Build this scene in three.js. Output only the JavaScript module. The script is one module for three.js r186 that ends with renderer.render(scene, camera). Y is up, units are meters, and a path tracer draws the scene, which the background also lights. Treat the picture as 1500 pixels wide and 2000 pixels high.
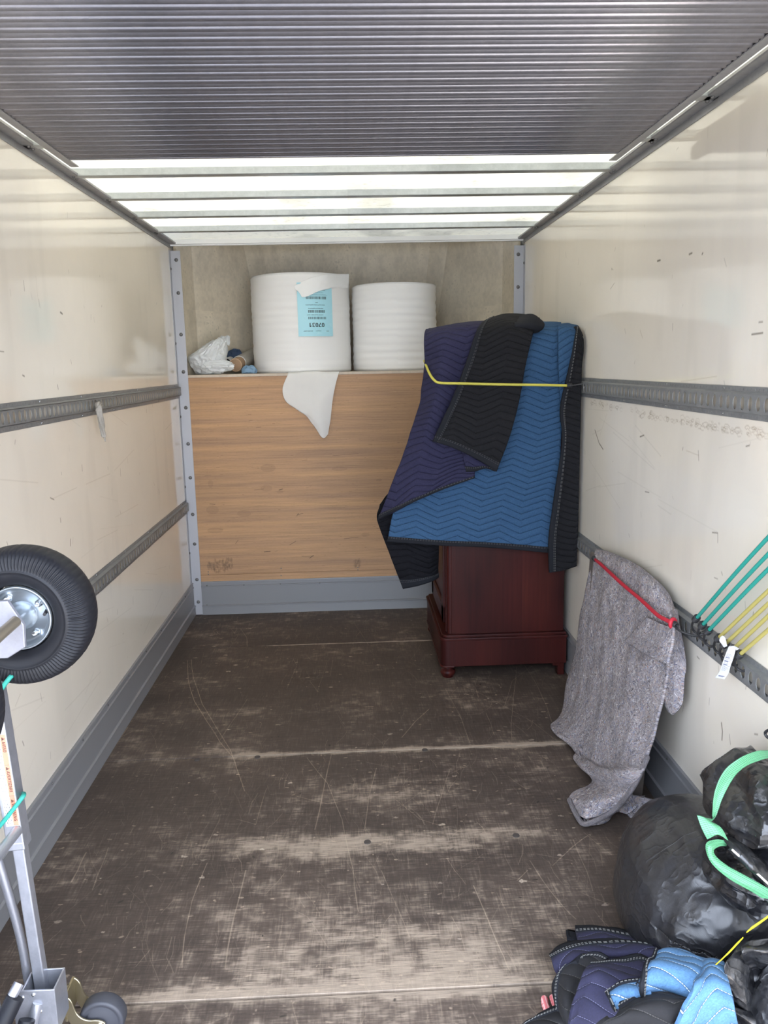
import * as THREE from 'three';
import { RoundedBoxGeometry } from 'three/addons/geometries/RoundedBoxGeometry.js';
import { mergeGeometries, mergeVertices, toCreasedNormals } from 'three/addons/utils/BufferGeometryUtils.js';

// ---------------------------------------------------------------- camera, sky, sun, exposure
// metres; x to the right, y up, z towards the open rear of the van; bulkhead at z = 0, walls at x = -1 and 1
const scene = new THREE.Scene();
const camera = new THREE.PerspectiveCamera(64.84, 0.75, 0.05, 200);
camera.rotation.order = 'YXZ';
camera.position.set(-0.0085, 1.4736, 4.7581);
camera.rotation.set(-0.1811, -0.0375, -0.0212, 'YXZ');
const renderer = new THREE.WebGLRenderer({ antialias: true });
renderer.toneMapping = THREE.LinearToneMapping;
renderer.toneMappingExposure = 1.55;
renderer.shadowMap.enabled = true;
scene.background = new THREE.Color().setRGB(0.80, 0.90, 1.08);
scene.backgroundIntensity = 5.6;
scene.environmentIntensity = 1;
const sun = new THREE.DirectionalLight(new THREE.Color().setRGB(1, 0.95, 0.84), 36);
sun.position.set(2.4, 5.8, -5.6); sun.target.position.set(0, 1, 2);
sun.castShadow = true; sun.shadow.radius = 1; sun.shadow.mapSize.set(2048, 2048);
Object.assign(sun.shadow.camera, { left: -6, right: 6, top: 6, bottom: -6, near: 0.5, far: 30 });
scene.add(sun, sun.target);

// ---------------------------------------------------------------- helpers
let seedState = 12345;
function seed(s) { seedState = s >>> 0; }
function rnd() { seedState = (seedState + 0x6D2B79F5) >>> 0; let t = seedState; t = Math.imul(t ^ (t >>> 15), t | 1); t ^= t + Math.imul(t ^ (t >>> 7), t | 61); return ((t ^ (t >>> 14)) >>> 0) / 4294967296; }
const rr = (a, b) => a + (b - a) * rnd();
const clamp = (x, a = 0, b = 1) => Math.min(b, Math.max(a, x));
const sstep = (a, b, x) => { const t = clamp((x - a) / (b - a)); return t * t * (3 - 2 * t); };
const mix = (a, b, t) => a + (b - a) * t;
function hash2(x, y, s) { let h = Math.imul(x, 374761393) ^ Math.imul(y, 668265263) ^ Math.imul(s, 2246822519); h = Math.imul(h ^ (h >>> 13), 1274126177); return ((h ^ (h >>> 16)) >>> 0) / 4294967296; }
function vn(x, y, s = 0) {
  const xi = Math.floor(x), yi = Math.floor(y); let fx = x - xi, fy = y - yi;
  fx = fx * fx * (3 - 2 * fx); fy = fy * fy * (3 - 2 * fy);
  const a = hash2(xi, yi, s), b = hash2(xi + 1, yi, s), c = hash2(xi, yi + 1, s), d = hash2(xi + 1, yi + 1, s);
  return a + (b - a) * fx + (c - a + (a - b - c + d) * fx) * fy;
}
function fbm(x, y, s = 0, o = 4) { let v = 0, a = 0.5, n = 0; for (let i = 0; i < o; i++) { v += a * vn(x, y, s + i * 17); n += a; a *= 0.5; x *= 2.03; y *= 2.03; } return v / n; }
function n3(x, y, z, s = 0) { // value noise in three dimensions, -1 .. 1
  const zi = Math.floor(z); let f = z - zi; f = f * f * (3 - 2 * f);
  return mix(vn(x, y, s + zi * 131), vn(x, y, s + zi * 131 + 131), f) * 2 - 1;
}
const used = new Map();
function numbered(name) { const k = used.get(name) || 0; used.set(name, k + 1); return k ? name + '_' + String(k).padStart(3, '0') : name; }
function obj(name, geometry, material, parent = scene) {
  const g = Array.isArray(geometry) ? merge(geometry) : geometry;
  const m = new THREE.Mesh(g, material); m.name = numbered(name); m.castShadow = m.receiveShadow = true; parent.add(m); return m;
}
function tag(o, label, category, group) { o.userData.label = label; o.userData.category = category; if (group) o.userData.group = group; return o; }
function thing(name, label, category, group) { const o = new THREE.Group(); o.name = numbered(name); scene.add(o); return tag(o, label, category, group); }
function struct(name, geometry, material) { const o = geometry ? obj(name, geometry, material) : new THREE.Group(); if (!geometry) { o.name = numbered(name); scene.add(o); } o.userData.kind = 'structure'; return o; }
function merge(list) {
  list = list.map((g) => { const h = g.index ? g.toNonIndexed() : g; for (const k of Object.keys(h.attributes)) if (!['position', 'normal', 'uv'].includes(k)) h.deleteAttribute(k); if (!h.attributes.uv) h.setAttribute('uv', new THREE.BufferAttribute(new Float32Array(h.attributes.position.count * 2), 2)); return h; });
  return list.length === 1 ? list[0] : mergeGeometries(list);
}
const V = (a) => new THREE.Vector3(a[0], a[1], a[2]);
function boxUV(g) { // uv in metres from the face that each triangle looks along
  const h = g.index ? g.toNonIndexed() : g, p = h.attributes.position, uv = new Float32Array(p.count * 2), a = new THREE.Vector3(), b = new THREE.Vector3(), c = new THREE.Vector3();
  for (let i = 0; i < p.count; i += 3) {
    a.fromBufferAttribute(p, i); b.fromBufferAttribute(p, i + 1); c.fromBufferAttribute(p, i + 2);
    const n = b.clone().sub(a).cross(c.clone().sub(a)), ax = Math.abs(n.x), ay = Math.abs(n.y), az = Math.abs(n.z);
    [a, b, c].forEach((v, k) => { const q = ax >= ay && ax >= az ? [v.z, v.y] : ay >= az ? [v.x, v.z] : [v.x, v.y]; uv[(i + k) * 2] = q[0]; uv[(i + k) * 2 + 1] = q[1]; });
  }
  h.setAttribute('uv', new THREE.BufferAttribute(uv, 2)); return h;
}
function bx(x0, x1, y0, y1, z0, z1, r = 0) {
  const g = r ? new RoundedBoxGeometry(x1 - x0, y1 - y0, z1 - z0, 2, r) : new THREE.BoxGeometry(x1 - x0, y1 - y0, z1 - z0);
  g.translate((x0 + x1) / 2, (y0 + y1) / 2, (z0 + z1) / 2); return boxUV(g);
}
function tube(points, r, seg = 60, radial = 10, closed = false, tension = 0.5) {
  const c = new THREE.CatmullRomCurve3(points.map(V), closed, 'catmullrom', tension), g = new THREE.TubeGeometry(c, seg, r, radial, closed);
  if (closed) return g;
  const caps = [0, 1].map((t) => { const s = new THREE.SphereGeometry(r, radial, 6); const p = c.getPoint(t); s.translate(p.x, p.y, p.z); return s; });
  return merge([g, ...caps]);
}
function rod(a, b, r, radial = 16, r2 = r) {
  const A = V(a), B = V(b), d = B.clone().sub(A), g = new THREE.CylinderGeometry(r2, r, d.length(), radial, 1);
  g.applyQuaternion(new THREE.Quaternion().setFromUnitVectors(new THREE.Vector3(0, 1, 0), d.clone().normalize())); g.translate((A.x + B.x) / 2, (A.y + B.y) / 2, (A.z + B.z) / 2); return g;
}
function lathe(profile, seg = 48) { return new THREE.LatheGeometry(profile.map((p) => new THREE.Vector2(p[0], p[1])), seg); }
function extrudeZ(pts, z0, z1) { // a cross-section in x, y swept along z
  const s = new THREE.Shape(pts.map((p) => new THREE.Vector2(p[0], p[1]))), g = new THREE.ExtrudeGeometry(s, { depth: z1 - z0, bevelEnabled: false }); g.translate(0, 0, z0); return boxUV(g);
}
function extrudeX(pts, x0, x1) { // a cross-section in z, y swept along x
  const s = new THREE.Shape(pts.map((p) => new THREE.Vector2(-p[0], p[1]))), g = new THREE.ExtrudeGeometry(s, { depth: x1 - x0, bevelEnabled: false }); g.rotateY(Math.PI / 2); g.translate(x0, 0, 0); return boxUV(g);
}
// a smooth surface through a grid of points: rows run down (v), columns across (u)
function surf(rows) {
  const R = rows.length, C = rows[0].length;
  const cr = (a, b, c, d, t) => 0.5 * (2 * b + (c - a) * t + (2 * a - 5 * b + 4 * c - d) * t * t + (3 * b - a - 3 * c + d) * t * t * t);
  const at = (row, u) => { const f = clamp(u) * (C - 1), i = Math.min(C - 2, Math.floor(f)), t = f - i, p = (k) => { if (k < 0) return row[0].map((e, j) => 2 * e - row[1][j]); if (k > C - 1) return row[C - 1].map((e, j) => 2 * e - row[C - 2][j]); return row[k]; }; const a = p(i - 1), b = p(i), c = p(i + 1), d = p(i + 2); return [0, 1, 2].map((j) => cr(a[j], b[j], c[j], d[j], t)); };
  return (u, v) => {
    const f = clamp(v) * (R - 1), i = Math.min(R - 2, Math.floor(f)), t = f - i, q = (k) => at(rows[clamp(k, 0, R - 1)], u);
    let a = q(i - 1), b = q(i), c = q(i + 1), d = q(i + 2);
    if (i === 0) a = b.map((e, j) => 2 * e - c[j]); if (i === R - 2) d = c.map((e, j) => 2 * e - b[j]);
    return [0, 1, 2].map((j) => cr(a[j], b[j], c[j], d[j], t));
  };
}
// cloth of some thickness on a surface; uv in metres along it
function sheet(P, o = {}) {
  const { u0 = 0, u1 = 1, v0 = 0, v1 = 1, nu = 60, nv = 60, thick = 0.006, off = 0, amp = 0, freq = 8, s = 3, turn = 0, puff = 0 } = o;
  const N = (nu + 1) * (nv + 1), base = [], nor = [], uv = [];
  for (let j = 0; j <= nv; j++) for (let i = 0; i <= nu; i++) {
    const u = mix(u0, u1, i / nu), v = mix(v0, v1, j / nv), p = P(u, v);
    const e = 1e-3, pu = P(Math.min(1, u + e), v), pu2 = P(Math.max(0, u - e), v), pv = P(u, Math.min(1, v + e)), pv2 = P(u, Math.max(0, v - e));
    const n = new THREE.Vector3(pv[0] - pv2[0], pv[1] - pv2[1], pv[2] - pv2[2]).cross(new THREE.Vector3(pu[0] - pu2[0], pu[1] - pu2[1], pu[2] - pu2[2]));
    if (n.lengthSq() < 1e-16) n.set(0, 0, 1); n.normalize();
    let d = off; if (amp) d += amp * (n3(p[0] * freq, p[1] * freq, p[2] * freq, s) + 0.5 * n3(p[0] * freq * 2.3, p[1] * freq * 2.3, p[2] * freq * 2.3, s + 5));
    base.push([p[0] + n.x * d, p[1] + n.y * d, p[2] + n.z * d]); nor.push(n);
  }
  const id = (i, j) => j * (nu + 1) + i, dist = (a, b) => Math.hypot(a[0] - b[0], a[1] - b[1], a[2] - b[2]);
  // uv: arc length along the middle column and each row
  const mid = nu >> 1, vLen = [0]; for (let j = 1; j <= nv; j++) vLen.push(vLen[j - 1] + dist(base[id(mid, j)], base[id(mid, j - 1)]));
  for (let j = 0; j <= nv; j++) { const L = [0]; for (let i = 1; i <= nu; i++) L.push(L[i - 1] + dist(base[id(i, j)], base[id(i - 1, j)])); for (let i = 0; i <= nu; i++) { const a = L[i] - L[mid], b = vLen[j], c = Math.cos(turn), q = Math.sin(turn); uv.push(a * c - b * q, a * q + b * c); } }
  const pos = [], U = [], idx = [];
  for (const side of [1, -1]) for (let k = 0; k < N; k++) { const b = base[k], n = nor[k], h = side * thick / 2; pos.push(b[0] + n.x * h, b[1] + n.y * h, b[2] + n.z * h); U.push(uv[2 * k], uv[2 * k + 1]); }
  for (let j = 0; j < nv; j++) for (let i = 0; i < nu; i++) { const a = id(i, j), b = id(i + 1, j), c = id(i, j + 1), d = id(i + 1, j + 1); idx.push(a, c, b, b, c, d, N + a, N + b, N + c, N + b, N + d, N + c); }
  const rim = []; for (let i = 0; i < nu; i++) rim.push([id(i, 0), id(i + 1, 0)]); for (let j = 0; j < nv; j++) rim.push([id(nu, j), id(nu, j + 1)]); for (let i = nu; i > 0; i--) rim.push([id(i, nv), id(i - 1, nv)]); for (let j = nv; j > 0; j--) rim.push([id(0, j), id(0, j - 1)]);
  for (const [a, b] of rim) idx.push(a, b, N + a, b, N + b, N + a);
  const g = new THREE.BufferGeometry(); g.setAttribute('position', new THREE.Float32BufferAttribute(pos, 3)); g.setAttribute('uv', new THREE.Float32BufferAttribute(U, 2)); g.setIndex(idx); g.computeVertexNormals(); return g;
}
// dashed sewing thread along a path of points given by f(0 .. 1)
function stitches(f, n, r = 0.0012, dash = 0.6) {
  const list = []; for (let k = 0; k < n; k++) { const a = f(k / n), b = f((k + dash) / n); list.push(rod(a, b, r, 5)); } return merge(list);
}
function ribbon(points, widths, thick = 0.003, seg = 80) { // a flat strap: points are [x, y, z], widths are side vectors
  const rows = [points.map((p, i) => p.map((e, j) => e - widths[i][j] / 2)), points.map((p, i) => p.map((e, j) => e + widths[i][j] / 2))];
  return sheet(surf(rows), { nu: seg, nv: 4, thick });
}

// ---------------------------------------------------------------- textures
function tex(w, h, fn, o = {}) { // fn(x, y) -> [r, g, b] sRGB 0..255, or one number 0..1 for data maps
  const d = new Uint8Array(w * h * 4);
  for (let y = 0; y < h; y++) for (let x = 0; x < w; x++) { const c = fn(x, y), k = (y * w + x) * 4; if (typeof c === 'number') d[k] = d[k + 1] = d[k + 2] = clamp(c) * 255; else { d[k] = clamp(c[0], 0, 255); d[k + 1] = clamp(c[1], 0, 255); d[k + 2] = clamp(c[2], 0, 255); } d[k + 3] = 255; }
  return finish(new THREE.DataTexture(d, w, h), o);
}
function finish(t, { srgb = false, rep = [1, 1], clampEdge = false } = {}) {
  t.magFilter = THREE.LinearFilter; t.minFilter = THREE.LinearMipmapLinearFilter; t.generateMipmaps = true; t.wrapS = t.wrapT = clampEdge ? THREE.ClampToEdgeWrapping : THREE.RepeatWrapping;
  if (srgb) t.colorSpace = THREE.SRGBColorSpace; t.repeat.set(rep[0], rep[1]); t.needsUpdate = true; return t;
}
function layer(w, h, draw) { const c = document.createElement('canvas'); c.width = w; c.height = h; const g = c.getContext('2d'); draw(g); return g.getImageData(0, 0, w, h).data; }
const std = (o) => new THREE.MeshStandardMaterial(o), phys = (o) => new THREE.MeshPhysicalMaterial(o);
const lin = (r, g, b) => new THREE.Color().setRGB(r, g, b);
const ZR = 3.9; // the open rear edge of the load space

// ---------------------------------------------------------------- materials of the shell
const mottle = tex(512, 512, (x, y) => { const f = (a) => fbm((x / 512) * a, (y / 512) * a, 3, 3); const v = 236 + 22 * (f(18) - 0.5) + 12 * (f(90) - 0.5); return [v, v, v + 2]; }, { srgb: true, rep: [3, 3] });
const scuffRough = tex(512, 512, (x, y) => 0.75 + 0.5 * (fbm(x / 14, y / 90, 8, 3) - 0.5), { rep: [2, 2] });
const M = {
  bow: std({ color: lin(0.52, 0.55, 0.55), metalness: 0.85, roughness: 0.33, map: mottle }),
  beige: std({ color: lin(0.5, 0.46, 0.38), roughness: 0.55 }),
  galv: std({ color: lin(0.62, 0.64, 0.65), metalness: 0.6, roughness: 0.5, map: mottle, roughnessMap: scuffRough }),
  track: std({ color: lin(0.34, 0.345, 0.34), metalness: 0.6, roughness: 0.5, map: mottle }),
  slat: phys({ color: lin(0.315, 0.305, 0.325), metalness: 0.9, roughness: 0.3, anisotropy: 0.95, anisotropyRotation: Math.PI / 2, map: mottle }),
  guide: std({ color: lin(0.42, 0.42, 0.42), metalness: 0.6, roughness: 0.5, map: mottle }),
  alu: std({ color: lin(0.62, 0.63, 0.66), metalness: 0.7, roughness: 0.42, map: mottle }),
  kick: std({ color: lin(0.225, 0.225, 0.233), metalness: 0.12, roughness: 0.4 }),
  post: std({ color: lin(0.42, 0.425, 0.45), metalness: 0.4, roughness: 0.5 }),
  white: std({ color: lin(0.8, 0.8, 0.78), roughness: 0.5 }),
  bolt: std({ color: lin(0.16, 0.155, 0.15), metalness: 0.5, roughness: 0.55 }),
  zinc: std({ color: lin(0.7, 0.72, 0.74), metalness: 0.95, roughness: 0.25 }),
  rust: std({ color: lin(0.055, 0.045, 0.04), roughness: 0.75 }),
  black: std({ color: lin(0.018, 0.018, 0.02), roughness: 0.5 }),
  rubber: phys({ color: lin(0.011, 0.0115, 0.015), roughness: 0.5, specularIntensity: 0.6 }),
};

// ---------------------------------------------------------------- floor: film-faced plywood sheets, worn and scratched
const SCR = [ // long scratches across the sheets: width in metres, strength, then [x, z] points
  [0.004, 0.75, [-0.885, 0.786], [-0.826, 1.065], [-0.75, 1.311], [-0.655, 1.531], [-0.57, 1.726], [-0.501, 1.852]], [0.004, 0.7, [-0.867, 0.774], [-0.807, 1.034], [-0.71, 1.342], [-0.599, 1.609], [-0.519, 1.796], [-0.475, 1.943], [-0.423, 2.113]],
  [0.003, 0.6, [-0.515, 1.304], [-0.542, 1.49], [-0.574, 1.704]], [0.005, 0.6, [0.291, 1.485], [0.22, 1.606], [0.157, 1.743]], [0.003, 0.55, [0.775, 1.002], [0.681, 1.383], [0.609, 1.688], [0.582, 1.844]],
  [0.003, 0.6, [0.809, 1.02], [0.813, 1.278], [0.802, 1.503], [0.786, 1.655]], [0.003, 0.5, [0.465, 1.227], [0.578, 1.402], [0.707, 1.648], [0.761, 1.816]], [0.003, 0.5, [0.388, 1.269], [0.418, 1.573], [0.422, 1.809]],
  [0.003, 0.7, [-0.215, 1.884], [-0.131, 2.082], [-0.077, 2.319], [-0.041, 2.595], [-0.028, 2.779]], [0.006, 0.5, [-0.121, 1.85], [-0.144, 2.117], [-0.164, 2.372]], [0.004, 0.6, [0.047, 1.985], [0.013, 2.198], [-0.004, 2.384]],
  [0.004, 0.6, [-0.483, 2.526], [-0.495, 2.703], [-0.487, 2.848], [-0.471, 2.959]], [0.006, 0.55, [-0.361, 2.572], [-0.367, 2.797], [-0.362, 2.967]], [0.004, 0.7, [0.303, 2.691], [0.321, 2.844], [0.337, 2.978], [0.342, 3.022]],
  [0.004, 0.5, [0.489, 2.584], [0.505, 2.683], [0.534, 2.796], [0.555, 2.85]], [0.003, 0.6, [0.617, 2.541], [0.703, 2.465], [0.671, 2.491], [0.552, 2.613]], [0.003, 0.55, [0.647, 2.489], [0.643, 2.644], [0.634, 2.738]],
  [0.003, 0.5, [0.321, 2.007], [0.26, 2.217], [0.218, 2.371]], [0.004, 0.5, [-0.348, 2.101], [-0.359, 2.328], [-0.427, 2.292]], [0.004, 0.55, [-0.809, 2.423], [-0.8, 2.566], [-0.794, 2.632]], [0.007, 0.6, [-0.871, 2.445], [-0.867, 2.536], [-0.867, 2.59]],
  [0.003, 0.5, [-0.032, 0.247], [0.048, 0.648]], [0.004, 0.7, [-0.678, 0.301], [-0.623, 0.457], [-0.603, 0.6]], [0.003, 0.4, [-0.165, 0.856], [-0.201, 1.245], [-0.242, 1.119]], [0.003, 0.4, [-0.316, 0.912], [-0.345, 1.202]],
  [0.003, 0.45, [-0.138, 0.858], [-0.146, 1.063], [-0.255, 1.118]], [0.004, 0.55, [-0.04, 2.194], [-0.127, 2.22], [-0.236, 2.162]], [0.004, 0.6, [0.431, 2.677], [0.471, 2.632]], [0.003, 0.5, [0.102, 2.205], [0.179, 2.338], [0.303, 2.421], [0.403, 2.414]],
  [0.003, 0.45, [-0.521, 2.846], [-0.518, 2.921], [-0.489, 2.975]], [0.003, 0.5, [0.042, 2.601], [0.073, 2.743], [0.105, 2.888]], [0.003, 0.45, [-0.226, 2.744], [-0.167, 2.79], [-0.108, 2.912]], [0.003, 0.5, [0.847, 1.023], [0.709, 1.207], [0.619, 1.487]],
  [0.003, 0.4, [-1.118, 1.131], [-0.965, 1.176], [-0.759, 1.134]], [0.005, 0.5, [-0.982, 1.552], [-0.987, 1.646], [-0.95, 1.593]], [0.003, 0.45, [0.27, 2.955], [0.296, 3.027]], [0.003, 0.4, [-0.482, 2.288], [-0.502, 2.459], [-0.627, 2.395]],
];
function wearAt(x, z) { // how far the brown film is rubbed off, in world places
  let w = 0.0;
  const blob = (cx, cz, rx, rz, a) => { const d = ((x - cx) / rx) ** 2 + ((z - cz) / rz) ** 2; w += a * Math.exp(-d); };
  blob(0.05, 2.47, 0.5, 0.075, 0.40); blob(-0.2, 2.44, 0.24, 0.05, 0.2); blob(0.38, 2.43, 0.2, 0.05, 0.1); blob(0.0, 2.72, 0.36, 0.14, 0.12); blob(-0.05, 2.92, 0.42, 0.1, 0.17); blob(0.28, 2.85, 0.2, 0.15, 0.14); blob(0.0, 2.2, 0.45, 0.18, 0.08); blob(0.3, 2.1, 0.3, 0.2, 0.08);
  blob(0.05, 1.42, 0.4, 0.06, 0.09); blob(0.1, 1.6, 0.4, 0.2, 0.05); blob(-0.72, 2.5, 0.2, 0.2, 0.06); blob(0.15, 3.0, 0.45, 0.05, 0.16); blob(0.0, 3.3, 0.8, 0.3, 0.22); blob(0.1, 3.06, 0.7, 0.028, 0.36); blob(-0.45, 3.05, 0.2, 0.022, 0.3);
  const nw = 0.008 + 0.02 * vn(x * 5, 3.3, 71);
  const s2 = Math.exp(-(((z - 1.845) / nw) ** 2)) * sstep(-0.62, -0.4, x); w += 0.6 * s2 * (0.45 + 0.75 * vn(x * 7, 1.1, 70));
  const s1 = Math.exp(-(((z - 0.603) / 0.007) ** 2)) * sstep(-0.6, -0.42, x) * (x < 0.42 ? 1 : 0); w += 0.7 * s1;
  return w;
}
function floorSheet(z0, z1, W, sd) {
  const H = Math.round((W * (z1 - z0)) / 2), sx = W / 2, px = (x) => (x + 1) * sx, pz = (z) => (z - z0) * sx;
  seed(sd);
  const over = layer(W, H, (g) => {
    g.lineCap = 'round'; g.lineJoin = 'round';
    const path = (pts, w, a, c = '190,170,145') => { g.strokeStyle = 'rgba(' + c + ',' + a + ')'; g.lineWidth = Math.max(1, w * sx); g.beginPath(); pts.forEach((p, i) => { const q = [px(p[0]), pz(p[1])]; if (!i) g.moveTo(...q); else { const o = pts[i - 1]; g.quadraticCurveTo(px(mix(o[0], p[0], 0.5) + rr(-0.004, 0.004)), pz(mix(o[1], p[1], 0.5)), ...q); } }); g.stroke(); };
    for (const [w, a, ...pts] of SCR) path(pts, w * 0.62, a * 0.75);
    const n = Math.round(150 * (z1 - z0) * (z0 > 1.5 ? 2.2 : 1));
    const hair = Math.round(5200 * (z1 - z0) * (W > 1500 ? 1 : 0.5));
    for (let k = 0; k < hair; k++) { // countless hairline scuffs, thicker where the film is worn
      const x = rr(-0.98, 0.98), z = rr(z0, z1), near = clamp(0.22 + 1.6 * wearAt(x, z) + 0.5 * (fbm(x * 3, z * 3, 29, 2) - 0.5)); if (rnd() > near) continue;
      const L = rr(0.008, 0.09), along = rnd() < 0.55, a = along ? 1.57 + rr(-0.3, 0.3) : rr(-0.12, 0.12); path([[x, z], [x + Math.cos(a) * L, z + Math.sin(a) * L]], rr(0.0004, 0.0013), rr(0.06, 0.34));
    }
    for (let k = 0; k < n * 0.8; k++) { // longer scratches
      const x = rr(-0.95, 0.95), z = rr(z0, z1), L = rr(0.02, 0.14) * (rnd() < 0.15 ? 2 : 1), a = rnd() < 0.75 ? rr(1.1, 2.05) : rr(0, 3.14), w = rr(0.0006, 0.0016);
      path([[x, z], [x + Math.cos(a) * L * 0.5 + rr(-0.008, 0.008), z + Math.sin(a) * L * 0.5], [x + Math.cos(a) * L, z + Math.sin(a) * L]], w, rr(0.15, 0.5));
    }
    for (let k = 0; k < n; k++) { const x = rr(-1, 1), z = rr(z0, z1); g.fillStyle = 'rgba(185,165,142,' + rr(0.2, 0.7) + ')'; g.beginPath(); g.ellipse(px(x), pz(z), rr(0.0015, 0.009) * sx, rr(0.001, 0.004) * sx, rr(-0.5, 0.5), 0, 7); g.fill(); }
    for (let k = 0; k < 22 * (z1 - z0); k++) { const x = rr(-0.9, 0.9), z = rr(z0, z1); g.fillStyle = 'rgba(205,190,170,' + rr(0.35, 0.7) + ')'; g.beginPath(); let a = 0; const R0 = rr(0.006, 0.018); for (; a < 6.28; a += 0.6) { const r = R0 * rr(0.35, 1); g.lineTo(px(x + Math.cos(a) * r), pz(z + Math.sin(a) * r * 0.6)); } g.fill(); }
    for (let k = 0; k < 26 * (z1 - z0); k++) { const x = rr(-0.8, 0.9), z = rr(z0, z1); g.fillStyle = 'rgba(28,25,23,' + rr(0.3, 0.7) + ')'; g.beginPath(); g.ellipse(px(x), pz(z), rr(0.002, 0.01) * sx, rr(0.001, 0.005) * sx, rr(0, 3), 0, 7); g.fill(); }
  });
  const map = tex(W, H, (i, j) => {
    const x = i / sx - 1, z = z0 + j / sx;
    const grain = fbm(x * 30, z * 420, 5, 3), scrape = fbm(x * 260, z * 22, 9, 3), patch = fbm(x * 4.2, z * 5.5, 13, 4), fine = hash2(i, j, 4), mid = fbm(x * 26, z * 34, 15, 4), streak = fbm(x * 5, z * 120, 19, 3);
    const wear = wearAt(x, z);
    const soft = clamp(1.3 * wear + 0.55 * (patch - 0.46) + 0.5 * (mid - 0.5) + 0.12 * (streak - 0.5));
    const thr = 0.33 - 0.5 * (grain - 0.5) - 0.42 * (scrape - 0.5) - 0.25 * (mid - 0.5);
    let m = 0.55 * sstep(0.0, 0.62, soft) + 0.36 * sstep(thr - 0.22, thr + 0.3, soft) + 0.10 * (grain - 0.5) + 0.10 * (scrape - 0.5);
    m = clamp(m, 0, 0.88);
    const dk = 0.82 + 0.3 * patch + 0.26 * (grain - 0.5) + 0.16 * (scrape - 0.5) + 0.1 * (fine - 0.5), lt = 0.86 + 0.3 * grain * 1.0 - 0.1 * scrape;
    const dark = [74 * dk, 63 * dk, 56 * dk], light = [166 * lt, 150 * lt, 133 * lt];
    const k = (j * W + i) * 4, a = (over[k + 3] / 255) * (0.6 + 0.6 * scrape);
    return [0, 1, 2].map((c) => mix(mix(dark[c], light[c], m), over[k + c], clamp(a)));
  }, { srgb: true, clampEdge: true });
  return std({ map, roughness: 0.62, bumpMap: map, bumpScale: 0.0006 });
}
const floor = struct('floor'); 
{
  const sub = obj('subfloor', bx(-1.03, 1.03, -0.08, -0.019, -0.02, ZR), std({ color: lin(0.05, 0.045, 0.04), roughness: 0.9 }), floor);
  const spans = [[0.0, 0.602, 1024, 11], [0.606, 1.848, 2048, 12], [1.853, 3.066, 2048, 13], [3.074, ZR, 1024, 14]];
  for (const [z0, z1, W, sd] of spans) {
    const g = bx(-0.995, 0.995, -0.018, 0, z0, z1, 0.0015), p = g.attributes.position, uv = g.attributes.uv;
    for (let i = 0; i < p.count; i++) uv.setXY(i, (p.getX(i) + 1) / 2, (p.getZ(i) - z0) / (z1 - z0));
    const b = obj('floor_board', g, floorSheet(z0, z1, W, sd), floor);
    const heads = [];
    if (W === 2048 && z0 > 1) heads.push(...[[-0.636, 1.866], [-0.406, 1.864], [-0.2, 1.852], [0.013, 1.853], [0.239, 1.859], [0.301, 1.808], [0.484, 1.828]], ...[[0.004, 2.455], [0.474, 2.454], [-0.47, 1.098], [0.102, 1.231], [-0.227, 3.075], [0.012, 3.074], [0.254, 3.074]]);
    for (const [x, z] of heads) if (z > z0 + 0.005 && z < z1 - 0.005) { const s = new THREE.CylinderGeometry(0.0105, 0.0115, 0.003, 14); s.translate(x, 0.0012, z); obj('bolt_head', s, M.rust, b); }
  }
}

// ---------------------------------------------------------------- side walls: cream laminate, scuffed and semi-gloss
function wallMaterial(sd, marks) {
  const W = 2048, H = 920, sz = W / ZR, pz = (z) => z * sz, py = (y) => (H * y) / 2.34;
  seed(sd);
  const over = layer(W, H, (g) => {
    g.lineCap = 'round';
    for (const [w, a, c, ...pts] of marks) { g.strokeStyle = 'rgba(' + c + ',' + a + ')'; g.lineWidth = Math.max(1, w * sz * 0.6); g.beginPath(); pts.forEach((p, i) => (i ? g.lineTo(pz(p[0]), py(p[1])) : g.moveTo(pz(p[0]), py(p[1])))); g.stroke(); }
    for (let k = 0; k < 90; k++) { const z = rr(0, 3.4), y = rr(0.25, 2.1), L = rr(0.004, 0.03), a = rnd() < 0.6 ? rr(1.0, 2.1) : rr(0, 3.1); g.strokeStyle = 'rgba(70,62,52,' + rr(0.1, 0.4) + ')'; g.lineWidth = rr(0.8, 2); g.beginPath(); g.moveTo(pz(z), py(y)); g.lineTo(pz(z + Math.cos(a) * L), py(y + Math.sin(a) * L)); g.stroke(); }
    for (let k = 0; k < 45; k++) { const z = rr(0, 3.4), y = rr(0.3, 1.35), L = rr(0.08, 0.5), a = rr(-0.35, 0.35); g.strokeStyle = 'rgba(120,108,92,' + rr(0.04, 0.14) + ')'; g.lineWidth = rr(0.8, 1.6); g.beginPath(); g.moveTo(pz(z), py(y)); g.lineTo(pz(z + Math.cos(a) * L), py(y + Math.sin(a) * L)); g.stroke(); }
  });
  const map = tex(W, H, (i, j) => {
    const z = i / sz, y = (j / H) * 2.34, cloud = fbm(z * 2.5, y * 2.5, sd, 4), smear = fbm(z * 9, y * 2.2, sd + 3, 3), k = (j * W + i) * 4, a = over[k + 3] / 255;
    const v = 1 + 0.05 * (cloud - 0.5) - 0.02 * sstep(0.58, 0.8, smear);
    return [0, 1, 2].map((c) => mix([225, 217, 203][c] * v, over[k + c], a));
  }, { srgb: true, clampEdge: true });
  return phys({ map, roughness: 0.075, ior: 1.75, bumpMap: waves, bumpScale: 0.0006 });
}
const waves = tex(512, 256, (x, y) => fbm(x / 60, y / 60, 41, 2), { clampEdge: true });
const dk = '62,54,44', br = '132,112,88';
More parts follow.
